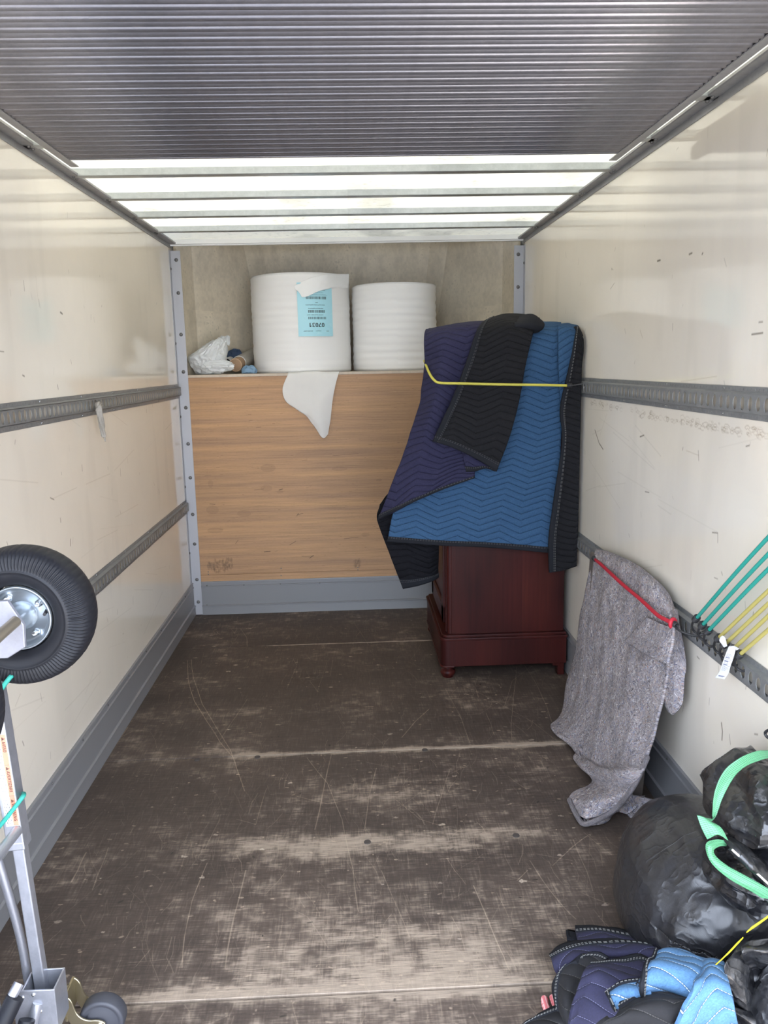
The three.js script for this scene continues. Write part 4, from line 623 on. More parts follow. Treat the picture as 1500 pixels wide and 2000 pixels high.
function offsetPoint(P, f, t, e, k, d, amp, freq, s) { // the same displacement that sheet() gives, a little above the cloth
  const u = e === 'left' ? k : e === 'right' ? 1 - k : t, v = e === 'top' ? k : e === 'bottom' ? 1 - k : t, h = 1e-3;
  const p = P(u, v), pu = P(Math.min(1, u + h), v), pu2 = P(Math.max(0, u - h), v), pv = P(u, Math.min(1, v + h)), pv2 = P(u, Math.max(0, v - h));
  const n = new THREE.Vector3(pv[0] - pv2[0], pv[1] - pv2[1], pv[2] - pv2[2]).cross(new THREE.Vector3(pu[0] - pu2[0], pu[1] - pu2[1], pu[2] - pu2[2])).normalize();
  const q = d + amp * (n3(p[0] * freq, p[1] * freq, p[2] * freq, s) + 0.5 * n3(p[0] * freq * 2.3, p[1] * freq * 2.3, p[2] * freq * 2.3, s + 5));
  return [p[0] + n.x * q, p[1] + n.y * q, p[2] + n.z * q];
}

{
  const t = thing('moving_blanket', 'blue zigzag quilted blanket with black lining hanging over the mahogany cabinet', 'blanket');
  piece(t, [
    [[0.528, 1.644, 0.8], [0.652, 1.647, 0.8], [0.801, 1.649, 0.8], [1.016, 1.649, 0.8]],
    [[0.468, 1.605, 1.165], [0.591, 1.611, 1.165], [0.727, 1.606, 1.165], [0.922, 1.616, 1.165]],
    [[0.43, 1.382, 1.185], [0.566, 1.38, 1.185], [0.702, 1.372, 1.185], [0.927, 1.367, 1.19]],
    [[0.359, 1.045, 1.185], [0.472, 1.044, 1.2], [0.67, 1.025, 1.185], [0.917, 1.021, 1.2]],
    [[0.191, 0.869, 1.19], [0.401, 0.845, 1.205], [0.633, 0.832, 1.205], [0.898, 0.819, 1.205]],
    [[0.136, 0.685, 1.2], [0.373, 0.668, 1.24], [0.621, 0.644, 1.21], [0.867, 0.617, 1.23]]], { name: 'blue_face', mat: Q.blue, hems: ['bottom'], width: 0.036, size: [0.65, 1.35], nu: 90, nv: 140, amp: 0.009, freq: 5 });
  piece(t, [
    [[0.952, 1.636, 1], [0.997, 1.64, 1], [1.04, 1.63, 1]], [[0.899, 1.615, 1.2], [0.944, 1.614, 1.2], [0.987, 1.609, 1.2]], [[0.894, 1.483, 1.23], [0.928, 1.483, 1.23], [0.959, 1.482, 1.23]], [[0.902, 1.373, 1.225], [0.917, 1.373, 1.225], [0.936, 1.372, 1.225]], [[0.912, 1.261, 1.21], [0.917, 1.256, 1.21], [0.921, 1.252, 1.21]]], { name: 'turned_fold', mat: Q.blue, amp: 0.002, nu: 24, nv: 50, turn: 0.25, size: [0.1, 0.4] });
  piece(t, [
    [[1.003, 1.617, 1.1], [1.017, 1.617, 1.1], [1.027, 1.599, 1.1]], [[0.968, 1.605, 1.245], [0.978, 1.597, 1.265], [0.984, 1.573, 1.29]], [[0.929, 1.439, 1.27], [0.964, 1.449, 1.27], [0.983, 1.449, 1.29]], [[0.895, 1.265, 1.275], [0.942, 1.264, 1.275], [0.983, 1.264, 1.29]], [[0.907, 1.131, 1.275], [0.945, 1.131, 1.285], [0.984, 1.131, 1.29]],
    [[0.877, 0.906, 1.275], [0.939, 0.904, 1.275], [0.985, 0.905, 1.29]], [[0.852, 0.7, 1.28], [0.923, 0.697, 1.28], [0.984, 0.709, 1.29]], [[0.857, 0.54, 1.28], [0.921, 0.547, 1.28], [0.985, 0.565, 1.285]]].map((r) => r.map((p) => [Math.min(p[0], 0.982), p[1], p[2]])), { name: 'black_lining', mat: Q.black, hems: ['left'], width: 0.03, size: [0.13, 1.05], nu: 26, nv: 120, amp: 0.008, freq: 7, stitch: Q.thread });
}
{
  const t = thing('moving_blanket', 'navy quilted blanket with a black flap thrown over the left of the cabinet', 'blanket');
  piece(t, [
    [[0.385, 1.647, 0.7], [0.46, 1.65, 0.75], [0.598, 1.665, 0.75], [0.698, 1.668, 0.75]],
    [[0.33, 1.602, 1.12], [0.405, 1.614, 1.18], [0.526, 1.623, 1.18], [0.629, 1.621, 1.18]],
    [[0.321, 1.469, 1.16], [0.385, 1.461, 1.23], [0.472, 1.453, 1.215], [0.588, 1.446, 1.215]],
    [[0.3, 1.306, 1.16], [0.356, 1.302, 1.24], [0.436, 1.283, 1.22], [0.549, 1.27, 1.22]],
    [[0.242, 1.139, 1.18], [0.31, 1.131, 1.23], [0.396, 1.113, 1.23], [0.529, 1.102, 1.23]],
    [[0.169, 0.958, 1.19], [0.267, 0.981, 1.24], [0.38, 1.005, 1.24], [0.53, 1.029, 1.24]],
    [[0.097, 0.779, 1.17], [0.21, 0.851, 1.25], [0.365, 0.916, 1.25], [0.526, 0.971, 1.25]]], { name: 'navy_face', mat: Q.navy, hems: ['bottom'], width: 0.034, size: [0.4, 1.25], nu: 80, nv: 130, amp: 0.013, freq: 7, s: 11 });
  piece(t, [
    [[0.109, 0.847, 1.14], [0.164, 0.903, 1.13], [0.282, 0.923, 1.13], [0.406, 0.92, 1.13]],
    [[0.095, 0.781, 1.155], [0.162, 0.786, 1.14], [0.28, 0.78, 1.13], [0.405, 0.777, 1.13]],
    [[0.129, 0.671, 1.135], [0.218, 0.639, 1.135], [0.325, 0.622, 1.13], [0.407, 0.606, 1.1]],
    [[0.17, 0.554, 1.13], [0.24, 0.542, 1.14], [0.328, 0.539, 1.12], [0.404, 0.534, 1.08]],
    [[0.208, 0.44, 1.13], [0.267, 0.455, 1.14], [0.332, 0.47, 1.12], [0.397, 0.479, 1.07]]].map((r) => r.map((p) => [Math.min(p[0], 0.378), p[1], p[2]])), { name: 'black_lining', mat: Q.lining, hems: ['bottom'], width: 0.034, size: [0.28, 0.33], nu: 50, nv: 50, amp: 0.008, freq: 9, s: 21, stitch: Q.darkThread });
  piece(t, [
    [[0.641, 1.664, 0.98], [0.705, 1.681, 0.98], [0.788, 1.686, 0.98], [0.854, 1.676, 0.98]],
    [[0.544, 1.62, 1.24], [0.623, 1.627, 1.24], [0.711, 1.623, 1.24], [0.783, 1.604, 1.24]],
    [[0.489, 1.48, 1.265], [0.575, 1.477, 1.265], [0.652, 1.471, 1.265], [0.745, 1.464, 1.265]],
    [[0.435, 1.341, 1.27], [0.519, 1.326, 1.27], [0.608, 1.311, 1.27], [0.715, 1.302, 1.27]],
    [[0.384, 1.238, 1.285], [0.472, 1.214, 1.285], [0.568, 1.178, 1.285], [0.673, 1.156, 1.285]],
    [[0.338, 1.142, 1.29], [0.42, 1.114, 1.29], [0.531, 1.059, 1.29], [0.615, 1.003, 1.29]]], { name: 'black_flap', mat: Q.black, hems: ['bottom', 'left'], width: 0.034, size: [0.3, 0.65], nu: 60, nv: 100, amp: 0.008, freq: 6, s: 31, turn: 0.2 });
  obj('curled_edge', sheet(surf([[[0.737, 1.675, 1], [0.79, 1.673, 1.08], [0.822, 1.662, 1.16]], [[0.74, 1.662, 1.1], [0.791, 1.67, 1.18], [0.836, 1.633, 1.2]], [[0.698, 1.629, 1.25], [0.771, 1.628, 1.25], [0.829, 1.615, 1.22]], [[0.716, 1.604, 1.22], [0.774, 1.594, 1.22], [0.81, 1.599, 1.2]]]), { nu: 30, nv: 30, thick: 0.009 }), Q.hem, t);
  piece(t, [
    [[0.468, 1.12, 1.235], [0.524, 1.092, 1.235], [0.581, 1.056, 1.235], [0.622, 1.021, 1.235]], [[0.479, 1.054, 1.25], [0.52, 1.046, 1.265], [0.565, 1.038, 1.265], [0.619, 1.016, 1.25]], [[0.491, 1.001, 1.245], [0.527, 1.004, 1.26], [0.571, 1.015, 1.265], [0.616, 1, 1.245]]], { name: 'turned_corner', mat: Q.navy, hems: ['bottom'], width: 0.028, size: [0.15, 0.11], nu: 30, nv: 26, amp: 0.002, s: 41 });
}

// ---------------------------------------------------------------- stretch cords
function coilHook(parent, P, dirIn, hookPts, color = M.black) { // wound collar where the cord ends, and a bent wire hook
  const d = V(dirIn).normalize(), h = obj('hook', tube(hookPts, 0.0034, 40, 8), color, parent);
  obj('collar', [0, 1, 2, 3, 4].map((k) => { const g = new THREE.TorusGeometry(0.0078, 0.0026, 8, 18); g.lookAt(d); g.translate(P[0] + d.x * 0.0045 * k, P[1] + d.y * 0.0045 * k, P[2] + d.z * 0.0045 * k); return g; }), color, h);
  return h;
}
const cordMap = tex(64, 64, (x, y) => { const a = ((x + y) % 16) < 8, v = 210 + (a ? 30 : 0) + 20 * (hash2(x, y, 3) - 0.5); return [v, v, v]; }, { srgb: true, rep: [60, 2] });
const cordMat = (c) => std({ color: c, roughness: 0.6, map: cordMap });
{
  const y = cordMat(lin(0.62, 0.56, 0.08)), t = thing('bungee_cord', 'yellow bungee cord stretched across the blankets on the cabinet', 'cord');
  const p = [[0.322, 1.485, 1.12], [0.33, 1.434, 1.25], [0.347, 1.404, 1.29], [0.372, 1.391, 1.3], [0.458, 1.387, 1.31], [0.633, 1.379, 1.31], [0.809, 1.373, 1.31], [0.918, 1.368, 1.3]];
  obj('cord', tube(p, 0.0055, 120, 10, false, 0.5), y, t);
  const e = p[7]; coilHook(t, e, [1, 0, 0], [[e[0], e[1], e[2]], [e[0] + 0.03, e[1] + 0.001, e[2] + 0.002], [0.975, e[1] + 0.005, e[2] + 0.01], [0.985, e[1] + 0.008, e[2] + 0.012], [0.9935, e[1] - 0.005, e[2] + 0.012]]);
}
{
  const r = cordMat(lin(0.62, 0.02, 0.045)), t = thing('bungee_cord', 'red bungee cord stretched over the grey felt blanket', 'cord');
  const p = [[0.945, 0.692, 1.673], [0.928, 0.703, 1.838], [0.917, 0.704, 2.075], [0.913, 0.705, 2.263], [0.905, 0.706, 2.431], [0.908, 0.709, 2.492], [0.915, 0.71, 2.525]];
  obj('cord', tube(p, 0.0062, 100, 10), r, t);
  const a = p[0], b = p[6];
  coilHook(t, a, [0, 0.1, -1], [a, [a[0] + 0.005, a[1] + 0.004, a[2] - 0.03], [a[0] + 0.03, a[1] - 0.005, a[2] - 0.04], [0.989, a[1] - 0.01, a[2] - 0.035]]);
  obj('knot', [new THREE.TorusGeometry(0.012, 0.006, 10, 20).rotateY(0.6).translate(b[0], b[1], b[2] + 0.004), new THREE.SphereGeometry(0.008, 12, 8).translate(b[0] - 0.004, b[1] - 0.008, b[2] + 0.006)], r, t);
  coilHook(t, b, [0.3, -0.2, 1], [b, [b[0] + 0.01, b[1] - 0.014, b[2] + 0.03], [0.955, b[1] - 0.02, b[2] + 0.06], [0.972, b[1] - 0.012, b[2] + 0.075], [0.9835, b[1] - 0.01, b[2] + 0.07]]);
}
const cordG = cordMat(lin(0.03, 0.36, 0.29)), cordY = cordMat(lin(0.55, 0.47, 0.14));
const upright = [
  [cordG, 'first green bungee cord on the right wall, nearest the felt blanket', [0.958, 0.747, 2.594], [0.958, 1.053, 2.95], -0.02],
  [cordG, 'middle one of the three green bungee cords on the right wall', [0.958, 0.741, 2.636], [0.958, 1.013, 2.955], 0],
  [cordG, 'third green bungee cord on the right wall, next to the yellow ones', [0.958, 0.738, 2.675], [0.958, 0.978, 2.96], 0],
  [cordY, 'first yellow bungee cord on the right wall, next to the green ones', [0.958, 0.739, 2.738], [0.958, 0.927, 2.966], 0],
  [cordY, 'second yellow bungee cord on the right wall, with a small white paper collar', [0.958, 0.734, 2.774], [0.958, 0.897, 2.97], 0],
  [cordY, 'third yellow bungee cord on the right wall, holding the long white tag', [0.958, 0.737, 2.82], [0.958, 0.868, 2.973], 0],
  [cordY, 'last yellow bungee cord on the right wall, nearest the open rear', [0.958, 0.737, 2.858], [0.958, 0.837, 2.978], 0]];
let lastCords = [];
for (const [m, label, a, b] of upright) {
  const t = thing('bungee_cord', label, 'cord', m === cordG ? 'green bungee cords on the right wall' : 'yellow bungee cords on the right wall');
  const k = (1.345 - a[1]) / (b[1] - a[1]), top = a.map((e, i) => a[i] + (b[i] - a[i]) * k), dir = [0, a[1] - b[1], a[2] - b[2]];
  obj('cord', tube([a, a.map((e, i) => mix(e, top[i], 0.35) - (i === 0 ? 0.004 : 0)), a.map((e, i) => mix(e, top[i], 0.7)), top], 0.0052, 60, 10), m, t);
  coilHook(t, a, dir, [a, [a[0] - 0.002, a[1] - 0.018, a[2] - 0.02], [a[0] + 0.002, a[1] - 0.040, a[2] - 0.036], [a[0] + 0.012, a[1] - 0.056, a[2] - 0.04], [a[0] + 0.022, a[1] - 0.060, a[2] - 0.03], [0.9865, a[1] - 0.05, a[2] - 0.02]]);
  coilHook(t, top, dir.map((e) => -e), [top, [top[0], top[1] + 0.02, top[2] + 0.02], [top[0] + 0.015, top[1] + 0.03, top[2] + 0.03], [0.9868, top[1] + 0.02, top[2] + 0.03]]);
  lastCords.push(t);
}
{
  const W = 128, H = 360, c = document.createElement('canvas'); c.width = W; c.height = H; const g = c.getContext('2d'); g.fillStyle = '#eceef2'; g.fillRect(0, 0, W, H); seed(9); g.fillStyle = '#9aa0ad';
  for (let y = 90; y < 250; y += 11) { let x = 18; const e = 60 + rnd() * 50; while (x < e) { const w = rr(5, 16); g.fillRect(x, y, w, 4); x += w + 4; } } g.fillStyle = '#4a5585'; g.fillRect(24, 318, 80, 9); g.fillRect(30, 331, 60, 5); for (let y = 120; y < 200; y += 30) g.fillRect(18, y, 60, 5);
  const tx = new THREE.CanvasTexture(c); finish(tx, { srgb: true, clampEdge: true });
  const paper = std({ map: tx, roughness: 0.7, side: THREE.DoubleSide });
  const rows = [[[0.945, 0.742, 2.818], [0.945, 0.753, 2.856]], [[0.938, 0.723, 2.818], [0.938, 0.734, 2.862]], [[0.935, 0.692, 2.808], [0.935, 0.703, 2.853]], [[0.945, 0.655, 2.773], [0.945, 0.672, 2.824]], [[0.95, 0.626, 2.741], [0.95, 0.642, 2.794]]].map((r) => [r[0], r[0].map((e, i) => (e + r[1][i]) / 2), r[1]]);
  const gm = sheet(surf(rows), { nu: 8, nv: 30, thick: 0.0006 }), uv = gm.attributes.uv, n = uv.count / 2; for (let j = 0, q = 0; q < 2; q++) for (let v = 0; v <= 30; v++) for (let u = 0; u <= 8; u++, j++) uv.setXY(j, u / 8, 1 - v / 30);
  obj('paper_tag', gm, paper, lastCords[5]);
  obj('tag_loop', sheet(surf([[[0.942, 0.745, 2.824], [0.942, 0.755, 2.862]], [[0.938, 0.759, 2.864], [0.938, 0.76, 2.881]], [[0.945, 0.745, 2.857], [0.945, 0.757, 2.875]]].map((r) => [r[0], r[0].map((e, i) => (e + r[1][i]) / 2), r[1]])), { nu: 6, nv: 12, thick: 0.0006 }), std({ color: lin(0.8, 0.81, 0.84), roughness: 0.7 }), lastCords[5]);
  obj('paper_collar', sheet(surf([[[0.943, 0.751, 2.772], [0.943, 0.759, 2.786], [0.943, 0.758, 2.8]], [[0.94, 0.741, 2.774], [0.94, 0.741, 2.791], [0.94, 0.745, 2.817]], [[0.944, 0.734, 2.781], [0.944, 0.73, 2.793], [0.944, 0.739, 2.809]]]), { nu: 10, nv: 10, thick: 0.0006 }), std({ color: lin(0.8, 0.81, 0.84), roughness: 0.7 }), lastCords[4]);
}
{
  const t = thing('bungee_cord', 'green bungee cord wrapped around the rail of the hand truck', 'cord');
  obj('cord', [tube([[-0.739, 0.832, 3.25], [-0.711, 0.859, 3.25], [-0.694, 0.88, 3.25], [-0.685, 0.891, 3.245], [-0.686, 0.888, 3.23], [-0.7, 0.876, 3.205], [-0.733, 0.846, 3.19]], 0.0046, 60, 10), tube([[-0.781, 0.534, 3.25], [-0.741, 0.574, 3.25], [-0.713, 0.606, 3.25], [-0.69, 0.634, 3.245], [-0.691, 0.634, 3.23], [-0.709, 0.62, 3.2], [-0.754, 0.615, 3.185], [-0.78, 0.616, 3.185]], 0.0046, 80, 10)], cordG, t);
}

// ---------------------------------------------------------------- grey felt blanket over the leaning board
const felt = (() => {
  const W = 1024, H = 1024; seed(55);
  const px = layer(W, H, (g) => {
    g.fillStyle = 'rgb(150,143,145)'; g.fillRect(0, 0, W, H); g.lineCap = 'round';
    const cols = ['92,86,92', '112,106,112', '190,186,190', '222,218,220', '160,152,154', '80,82,106', '122,132,164', '176,152,136', '150,124,110', '62,58,62', '238,234,236', '136,128,132'];
    for (let k = 0; k < 26000; k++) { const x = rr(0, W), y = rr(0, H), a = rr(-0.9, 0.9) + (rnd() < 0.6 ? 0 : 1.4), L = rr(5, 22), c = cols[Math.floor(rnd() * cols.length)]; g.strokeStyle = 'rgba(' + c + ',' + rr(0.35, 0.9) + ')'; g.lineWidth = rr(1, 3.6); g.beginPath(); g.moveTo(x, y); g.quadraticCurveTo(x + Math.cos(a) * L * 0.5 + rr(-2, 2), y + Math.sin(a) * L * 0.5 + rr(-2, 2), x + Math.cos(a) * L, y + Math.sin(a) * L); g.stroke(); }
    for (let k = 0; k < 420; k++) { const c = ['168,40,58', '60,80,140', '225,222,225', '30,30,40', '190,110,90', '235,232,235'][Math.floor(rnd() * 6)]; g.fillStyle = 'rgba(' + c + ',' + rr(0.4, 0.85) + ')'; g.beginPath(); g.ellipse(rr(0, W), rr(0, H), rr(1, 4), rr(0.8, 2.4), rr(0, 3), 0, 7); g.fill(); }
  });
  const map = tex(W, H, (x, y) => { const k = (y * W + x) * 4, v = 0.92 + 0.3 * (fbm(x / 70, y / 120, 95, 3) - 0.5); return [px[k] * v, px[k + 1] * v, px[k + 2] * v]; }, { srgb: true, rep: [1.25, 1.25] });
  return std({ map, bumpMap: map, bumpScale: 0.004, roughness: 1 });
})();
{
  const t = thing('felt_blanket', 'grey speckled felt blanket draped over the wooden board leaning on the right wall', 'blanket');
  const o = { thick: 0.007, amp: 0.006, freq: 9, s: 61 };
  obj('main_drape', sheet(surf([
    [[0.97, 0.72, 1.609], [0.97, 0.75, 1.825], [0.97, 0.77, 2.087], [0.97, 0.755, 2.294], [0.97, 0.713, 2.407]],
    [[0.95, 0.683, 1.63], [0.945, 0.716, 1.875], [0.938, 0.734, 2.141], [0.935, 0.728, 2.354], [0.935, 0.704, 2.498]],
    [[0.93, 0.432, 1.568], [0.92, 0.49, 1.852], [0.913, 0.533, 2.104], [0.908, 0.564, 2.347], [0.915, 0.588, 2.511]],
    [[0.905, 0.161, 1.506], [0.885, 0.264, 1.87], [0.875, 0.35, 2.155], [0.872, 0.412, 2.394], [0.885, 0.462, 2.554]],
    [[0.84, 0.009, 1.58], [0.835, 0.12, 1.939], [0.835, 0.21, 2.192], [0.845, 0.302, 2.421], [0.862, 0.367, 2.556]],
    [[0.765, -0.033, 1.727], [0.805, 0.042, 1.969], [0.82, 0.094, 2.17], [0.825, 0.204, 2.398], [0.845, 0.282, 2.549]],
    [[0.815, 0.045, 1.954], [0.8, 0.051, 2.066], [0.8, 0.112, 2.256], [0.8, 0.208, 2.463], [0.835, 0.259, 2.553]],
    [[0.785, -0.004, 1.981], [0.77, 0.067, 2.169], [0.785, 0.105, 2.294], [0.8, 0.185, 2.46], [0.83, 0.228, 2.54]],
    [[0.805, -0.001, 2.155], [0.785, 0.061, 2.276], [0.785, 0.108, 2.376], [0.8, 0.147, 2.454], [0.82, 0.192, 2.518]],
    [[0.7, -0.017, 2.241], [0.715, 0.057, 2.361], [0.745, 0.101, 2.436], [0.78, 0.124, 2.467], [0.805, 0.15, 2.496]],
    [[0.69, -0.011, 2.347], [0.7, 0.034, 2.427], [0.735, 0.045, 2.436], [0.775, 0.058, 2.428], [0.8, 0.083, 2.44]]].map((r) => r.map((p) => [p[0], Math.max(p[1], 0.006), p[2]]))), { nu: 90, nv: 220, ...o, amp: 0.009, freq: 7 }), felt, t);
  obj('hem_roll', tube([[0.69, 0, 2.283], [0.688, -0.006, 2.366], [0.697, 0.014, 2.427], [0.73, 0.041, 2.453], [0.775, 0.055, 2.439], [0.8, 0.094, 2.459], [0.81, 0.161, 2.509], [0.828, 0.218, 2.529], [0.845, 0.302, 2.555]].map((p) => [p[0], Math.max(p[1], 0.014), p[2]]), 0.0085, 90, 8), felt, t);
  obj('floor_fold', sheet(surf([
    [[0.735, 0.03, 2.354], [0.798, 0.03, 2.343], [0.867, 0.03, 2.316], [0.94, 0.03, 2.305]], [[0.708, 0.008, 2.391], [0.761, 0.02, 2.409], [0.835, 0.02, 2.36], [0.893, 0.03, 2.366]], [[0.706, 0.006, 2.426], [0.775, 0.01, 2.417], [0.818, 0.01, 2.36], [0.858, 0.006, 2.369]]]), { nu: 40, nv: 30, ...o, amp: 0.004, freq: 16 }), felt, t);
  obj('floor_fold', sheet(surf([
    [[0.856, 0.06, 2.319], [0.895, 0.06, 2.354], [0.931, 0.06, 2.373], [0.981, 0.04, 2.361]], [[0.845, 0.04, 2.338], [0.882, 0.02, 2.348], [0.92, 0.04, 2.369], [0.977, 0.035, 2.39]], [[0.845, 0.006, 2.321], [0.867, 0.006, 2.388], [0.917, 0.012, 2.346], [0.99, 0.006, 2.373]]].map((r) => r.map((p) => [Math.min(p[0], 0.978), p[1], p[2]]))), { nu: 40, nv: 24, ...o, amp: 0.01, freq: 14, s: 67 }), felt, t);
  obj('corner_flap', sheet(surf([
    [[0.912, 0.669, 2.343], [0.912, 0.679, 2.424], [0.912, 0.69, 2.492], [0.912, 0.704, 2.544]], [[0.898, 0.612, 2.286], [0.892, 0.634, 2.41], [0.892, 0.652, 2.508], [0.9, 0.661, 2.572]], [[0.896, 0.533, 2.181], [0.888, 0.561, 2.338], [0.888, 0.58, 2.469], [0.892, 0.597, 2.565]]]), { nu: 50, nv: 40, ...o, amp: 0.003 }), felt, t);
  obj('side_lobe', sheet(surf([
    [[0.92, 0.73, 2.483], [0.95, 0.726, 2.447], [0.967, 0.716, 2.429]], [[0.918, 0.7, 2.522], [0.945, 0.687, 2.487], [0.965, 0.655, 2.48]], [[0.91, 0.593, 2.523], [0.94, 0.595, 2.51], [0.966, 0.563, 2.514]], [[0.905, 0.547, 2.521], [0.94, 0.538, 2.501], [0.966, 0.53, 2.511]], [[0.9, 0.488, 2.521], [0.935, 0.464, 2.506], [0.962, 0.459, 2.517]], [[0.91, 0.447, 2.516], [0.935, 0.412, 2.504], [0.955, 0.426, 2.507]]]), { nu: 34, nv: 80, ...o }), felt, t);
}

// ---------------------------------------------------------------- black woven bags at the right
const bagTex = (() => { const W = 512; const b = tex(W, W, (x, y) => 0.5 + 0.32 * (fbm(x / 22, y / 60, 101, 4) - 0.5) + 0.4 * Math.pow(1 - Math.abs(fbm(x / 60, y / 44, 102, 3) - 0.5) * 2, 6) + 0.04 * (((x >> 1) + (y >> 1)) % 2), { rep: [3, 3] }); const m = tex(W, W, (x, y) => { const v = 130 + 36 * (fbm(x / 60, y / 26, 103, 4) - 0.35) + 30 * (vn(x / 2, y / 12, 104) - 0.5); return [v, v, v * 1.02]; }, { srgb: true, rep: [3, 3] }); return { b, m }; })();
const bagMat = phys({ color: lin(0.055, 0.055, 0.062), map: bagTex.m, bumpMap: bagTex.b, bumpScale: 0.004, roughness: 0.42, clearcoat: 0.5, clearcoatRoughness: 0.22 });
const bagShiny = phys({ color: lin(0.035, 0.036, 0.042), map: bagTex.m, bumpMap: bagTex.b, bumpScale: 0.006, roughness: 0.3, clearcoat: 0.8, clearcoatRoughness: 0.16 });
const boxUVs = (g, k = 1) => { const h = boxUV(g); return h; };
{
  const t = thing('bag', 'bulging black woven plastic bag lying against the right wall', 'bag');
  const g = blob(56, 0, (x, y, z) => {
    const sq = (a) => Math.sign(a) * Math.pow(Math.abs(a), 0.82), k = 1 + 0.05 * n3(x * 1.8, y * 1.8, z * 1.8, 5) + 0.022 * ridge(x * 2.2 + z, y * 3.2, z * 3.4, 9) * sstep(-0.2, 0.8, z) + 0.012 * ridge(x * 5, y * 5, z * 5, 19);
    const Y = 0.168 + sq(y) * 0.178 * k - 0.02 * z * (y > 0 ? 1 : 0), X = 0.815 + sq(x) * 0.17 * k + 0.055 * y, Z = 2.97 + sq(z) * 0.23 * k;
    return [Math.min(X, 0.988), Math.max(Y, 0.004), Z];
  });
  obj('bag_body', boxUV(g), bagMat, t);
  obj('seam', tube([[0.678, 0.2, 2.85], [0.67, 0.215, 2.92], [0.675, 0.225, 3.0], [0.7, 0.235, 3.08], [0.76, 0.245, 3.16]], 0.0016, 30, 6), bagMat, t);
}
{
  const t = thing('bag', 'crumpled glossy black plastic bag with a green woven strap on top of the bulging bag', 'bag');
  const crumple = (c, r, s, a = 0.35, lim = 0.988) => blob(48, 0, (x, y, z) => { const k = 1 + a * 0.55 * ridge(x * 1.4, y * 1.4, z * 1.4, s) + a * 0.28 * ridge(x * 2.6 + 4, y * 2.6, z * 2.6, s + 3) + a * 0.04 * ridge(x * 6, y * 6, z * 6, s + 9); return [Math.min(lim, c[0] + x * r[0] * k), c[1] + y * r[1] * k, c[2] + z * r[2] * k]; });
  obj('bag_top', boxUV(toCreasedNormals(crumple([0.915, 0.44, 3.07], [0.095, 0.10, 0.14], 5), 0.7)), bagShiny, t);
  obj('folded_mouth', boxUV(toCreasedNormals(crumple([0.90, 0.335, 3.16], [0.12, 0.06, 0.12], 25, 0.3), 0.8)), bagShiny, t);
  obj('mouth_roll', sheet(surf([[[0.781, 0.427, 3.14], [0.806, 0.432, 3.19], [0.832, 0.422, 3.22], [0.885, 0.375, 3.22]], [[0.769, 0.446, 3.2], [0.786, 0.438, 3.24], [0.815, 0.411, 3.26], [0.865, 0.355, 3.26]], [[0.778, 0.438, 3.22], [0.796, 0.416, 3.24], [0.822, 0.385, 3.25], [0.873, 0.327, 3.25]]]), { nu: 40, nv: 16, thick: 0.005, amp: 0.006, freq: 20 }), bagShiny, t);
  obj('seam_tape', tube([[0.774, 0.444, 3.235], [0.791, 0.43, 3.25], [0.814, 0.407, 3.26], [0.848, 0.375, 3.27]], 0.0026, 40, 6), std({ color: lin(0.62, 0.58, 0.5), roughness: 0.7 }), t);
  const bands = tex(256, 128, (x, y) => { const w = Math.sin((x / 256) * 6.283 * 20), q = Math.sin((y / 128) * 6.283 * 7); const v = 190 + 50 * (Math.max(w, q) * 0.5); const p = w > 0.55 ? 1.14 : 0.95; return [v * 0.68 * p, v * 0.96 * p, v * 0.78 * p]; }, { srgb: true, rep: [12, 25] });
  const green = phys({ color: lin(0.42, 0.64, 0.5), map: bands, roughness: 0.5, transmission: 0.2, thickness: 0 }), strap = obj('strap', sheet(surf([
    [[0.921, 0.587, 3.08], [0.884, 0.597, 3.1], [0.837, 0.593, 3.12], [0.803, 0.564, 3.12], [0.779, 0.521, 3.13], [0.771, 0.471, 3.14], [0.768, 0.465, 3.15], [0.724, 0.487, 3.17]],
    [[0.924, 0.579, 3.08], [0.89, 0.587, 3.1], [0.843, 0.581, 3.12], [0.814, 0.551, 3.12], [0.789, 0.514, 3.13], [0.775, 0.468, 3.14], [0.764, 0.459, 3.15], [0.736, 0.472, 3.17]],
    [[0.927, 0.569, 3.08], [0.895, 0.575, 3.1], [0.85, 0.572, 3.12], [0.826, 0.548, 3.12], [0.796, 0.509, 3.135], [0.777, 0.469, 3.145], [0.756, 0.463, 3.16], [0.745, 0.463, 3.17]]]), { nu: 90, nv: 8, thick: 0.002 }), green, t);
  obj('strap_fold', sheet(surf([
    [[0.72, 0.492, 3.175], [0.725, 0.47, 3.19], [0.734, 0.449, 3.2]],
    [[0.735, 0.489, 3.18], [0.745, 0.478, 3.195], [0.755, 0.462, 3.205]],
    [[0.747, 0.479, 3.18], [0.765, 0.473, 3.195], [0.776, 0.45, 3.21]]]), { nu: 24, nv: 12, thick: 0.002 }), green, strap);
  obj('strap_tail', sheet(surf([
    [[0.782, 0.443, 3.2], [0.748, 0.454, 3.21], [0.723, 0.452, 3.22], [0.723, 0.429, 3.23], [0.737, 0.408, 3.24], [0.769, 0.383, 3.25], [0.81, 0.361, 3.26], [0.856, 0.33, 3.27]],
    [[0.779, 0.436, 3.2], [0.751, 0.447, 3.215], [0.728, 0.449, 3.23], [0.729, 0.43, 3.235], [0.748, 0.41, 3.245], [0.783, 0.388, 3.255], [0.815, 0.374, 3.265], [0.855, 0.347, 3.27]],
    [[0.777, 0.431, 3.2], [0.755, 0.441, 3.215], [0.738, 0.44, 3.225], [0.741, 0.428, 3.23], [0.761, 0.412, 3.24], [0.796, 0.394, 3.25], [0.824, 0.38, 3.26], [0.86, 0.359, 3.265]]]), { nu: 90, nv: 8, thick: 0.002 }), green, strap);
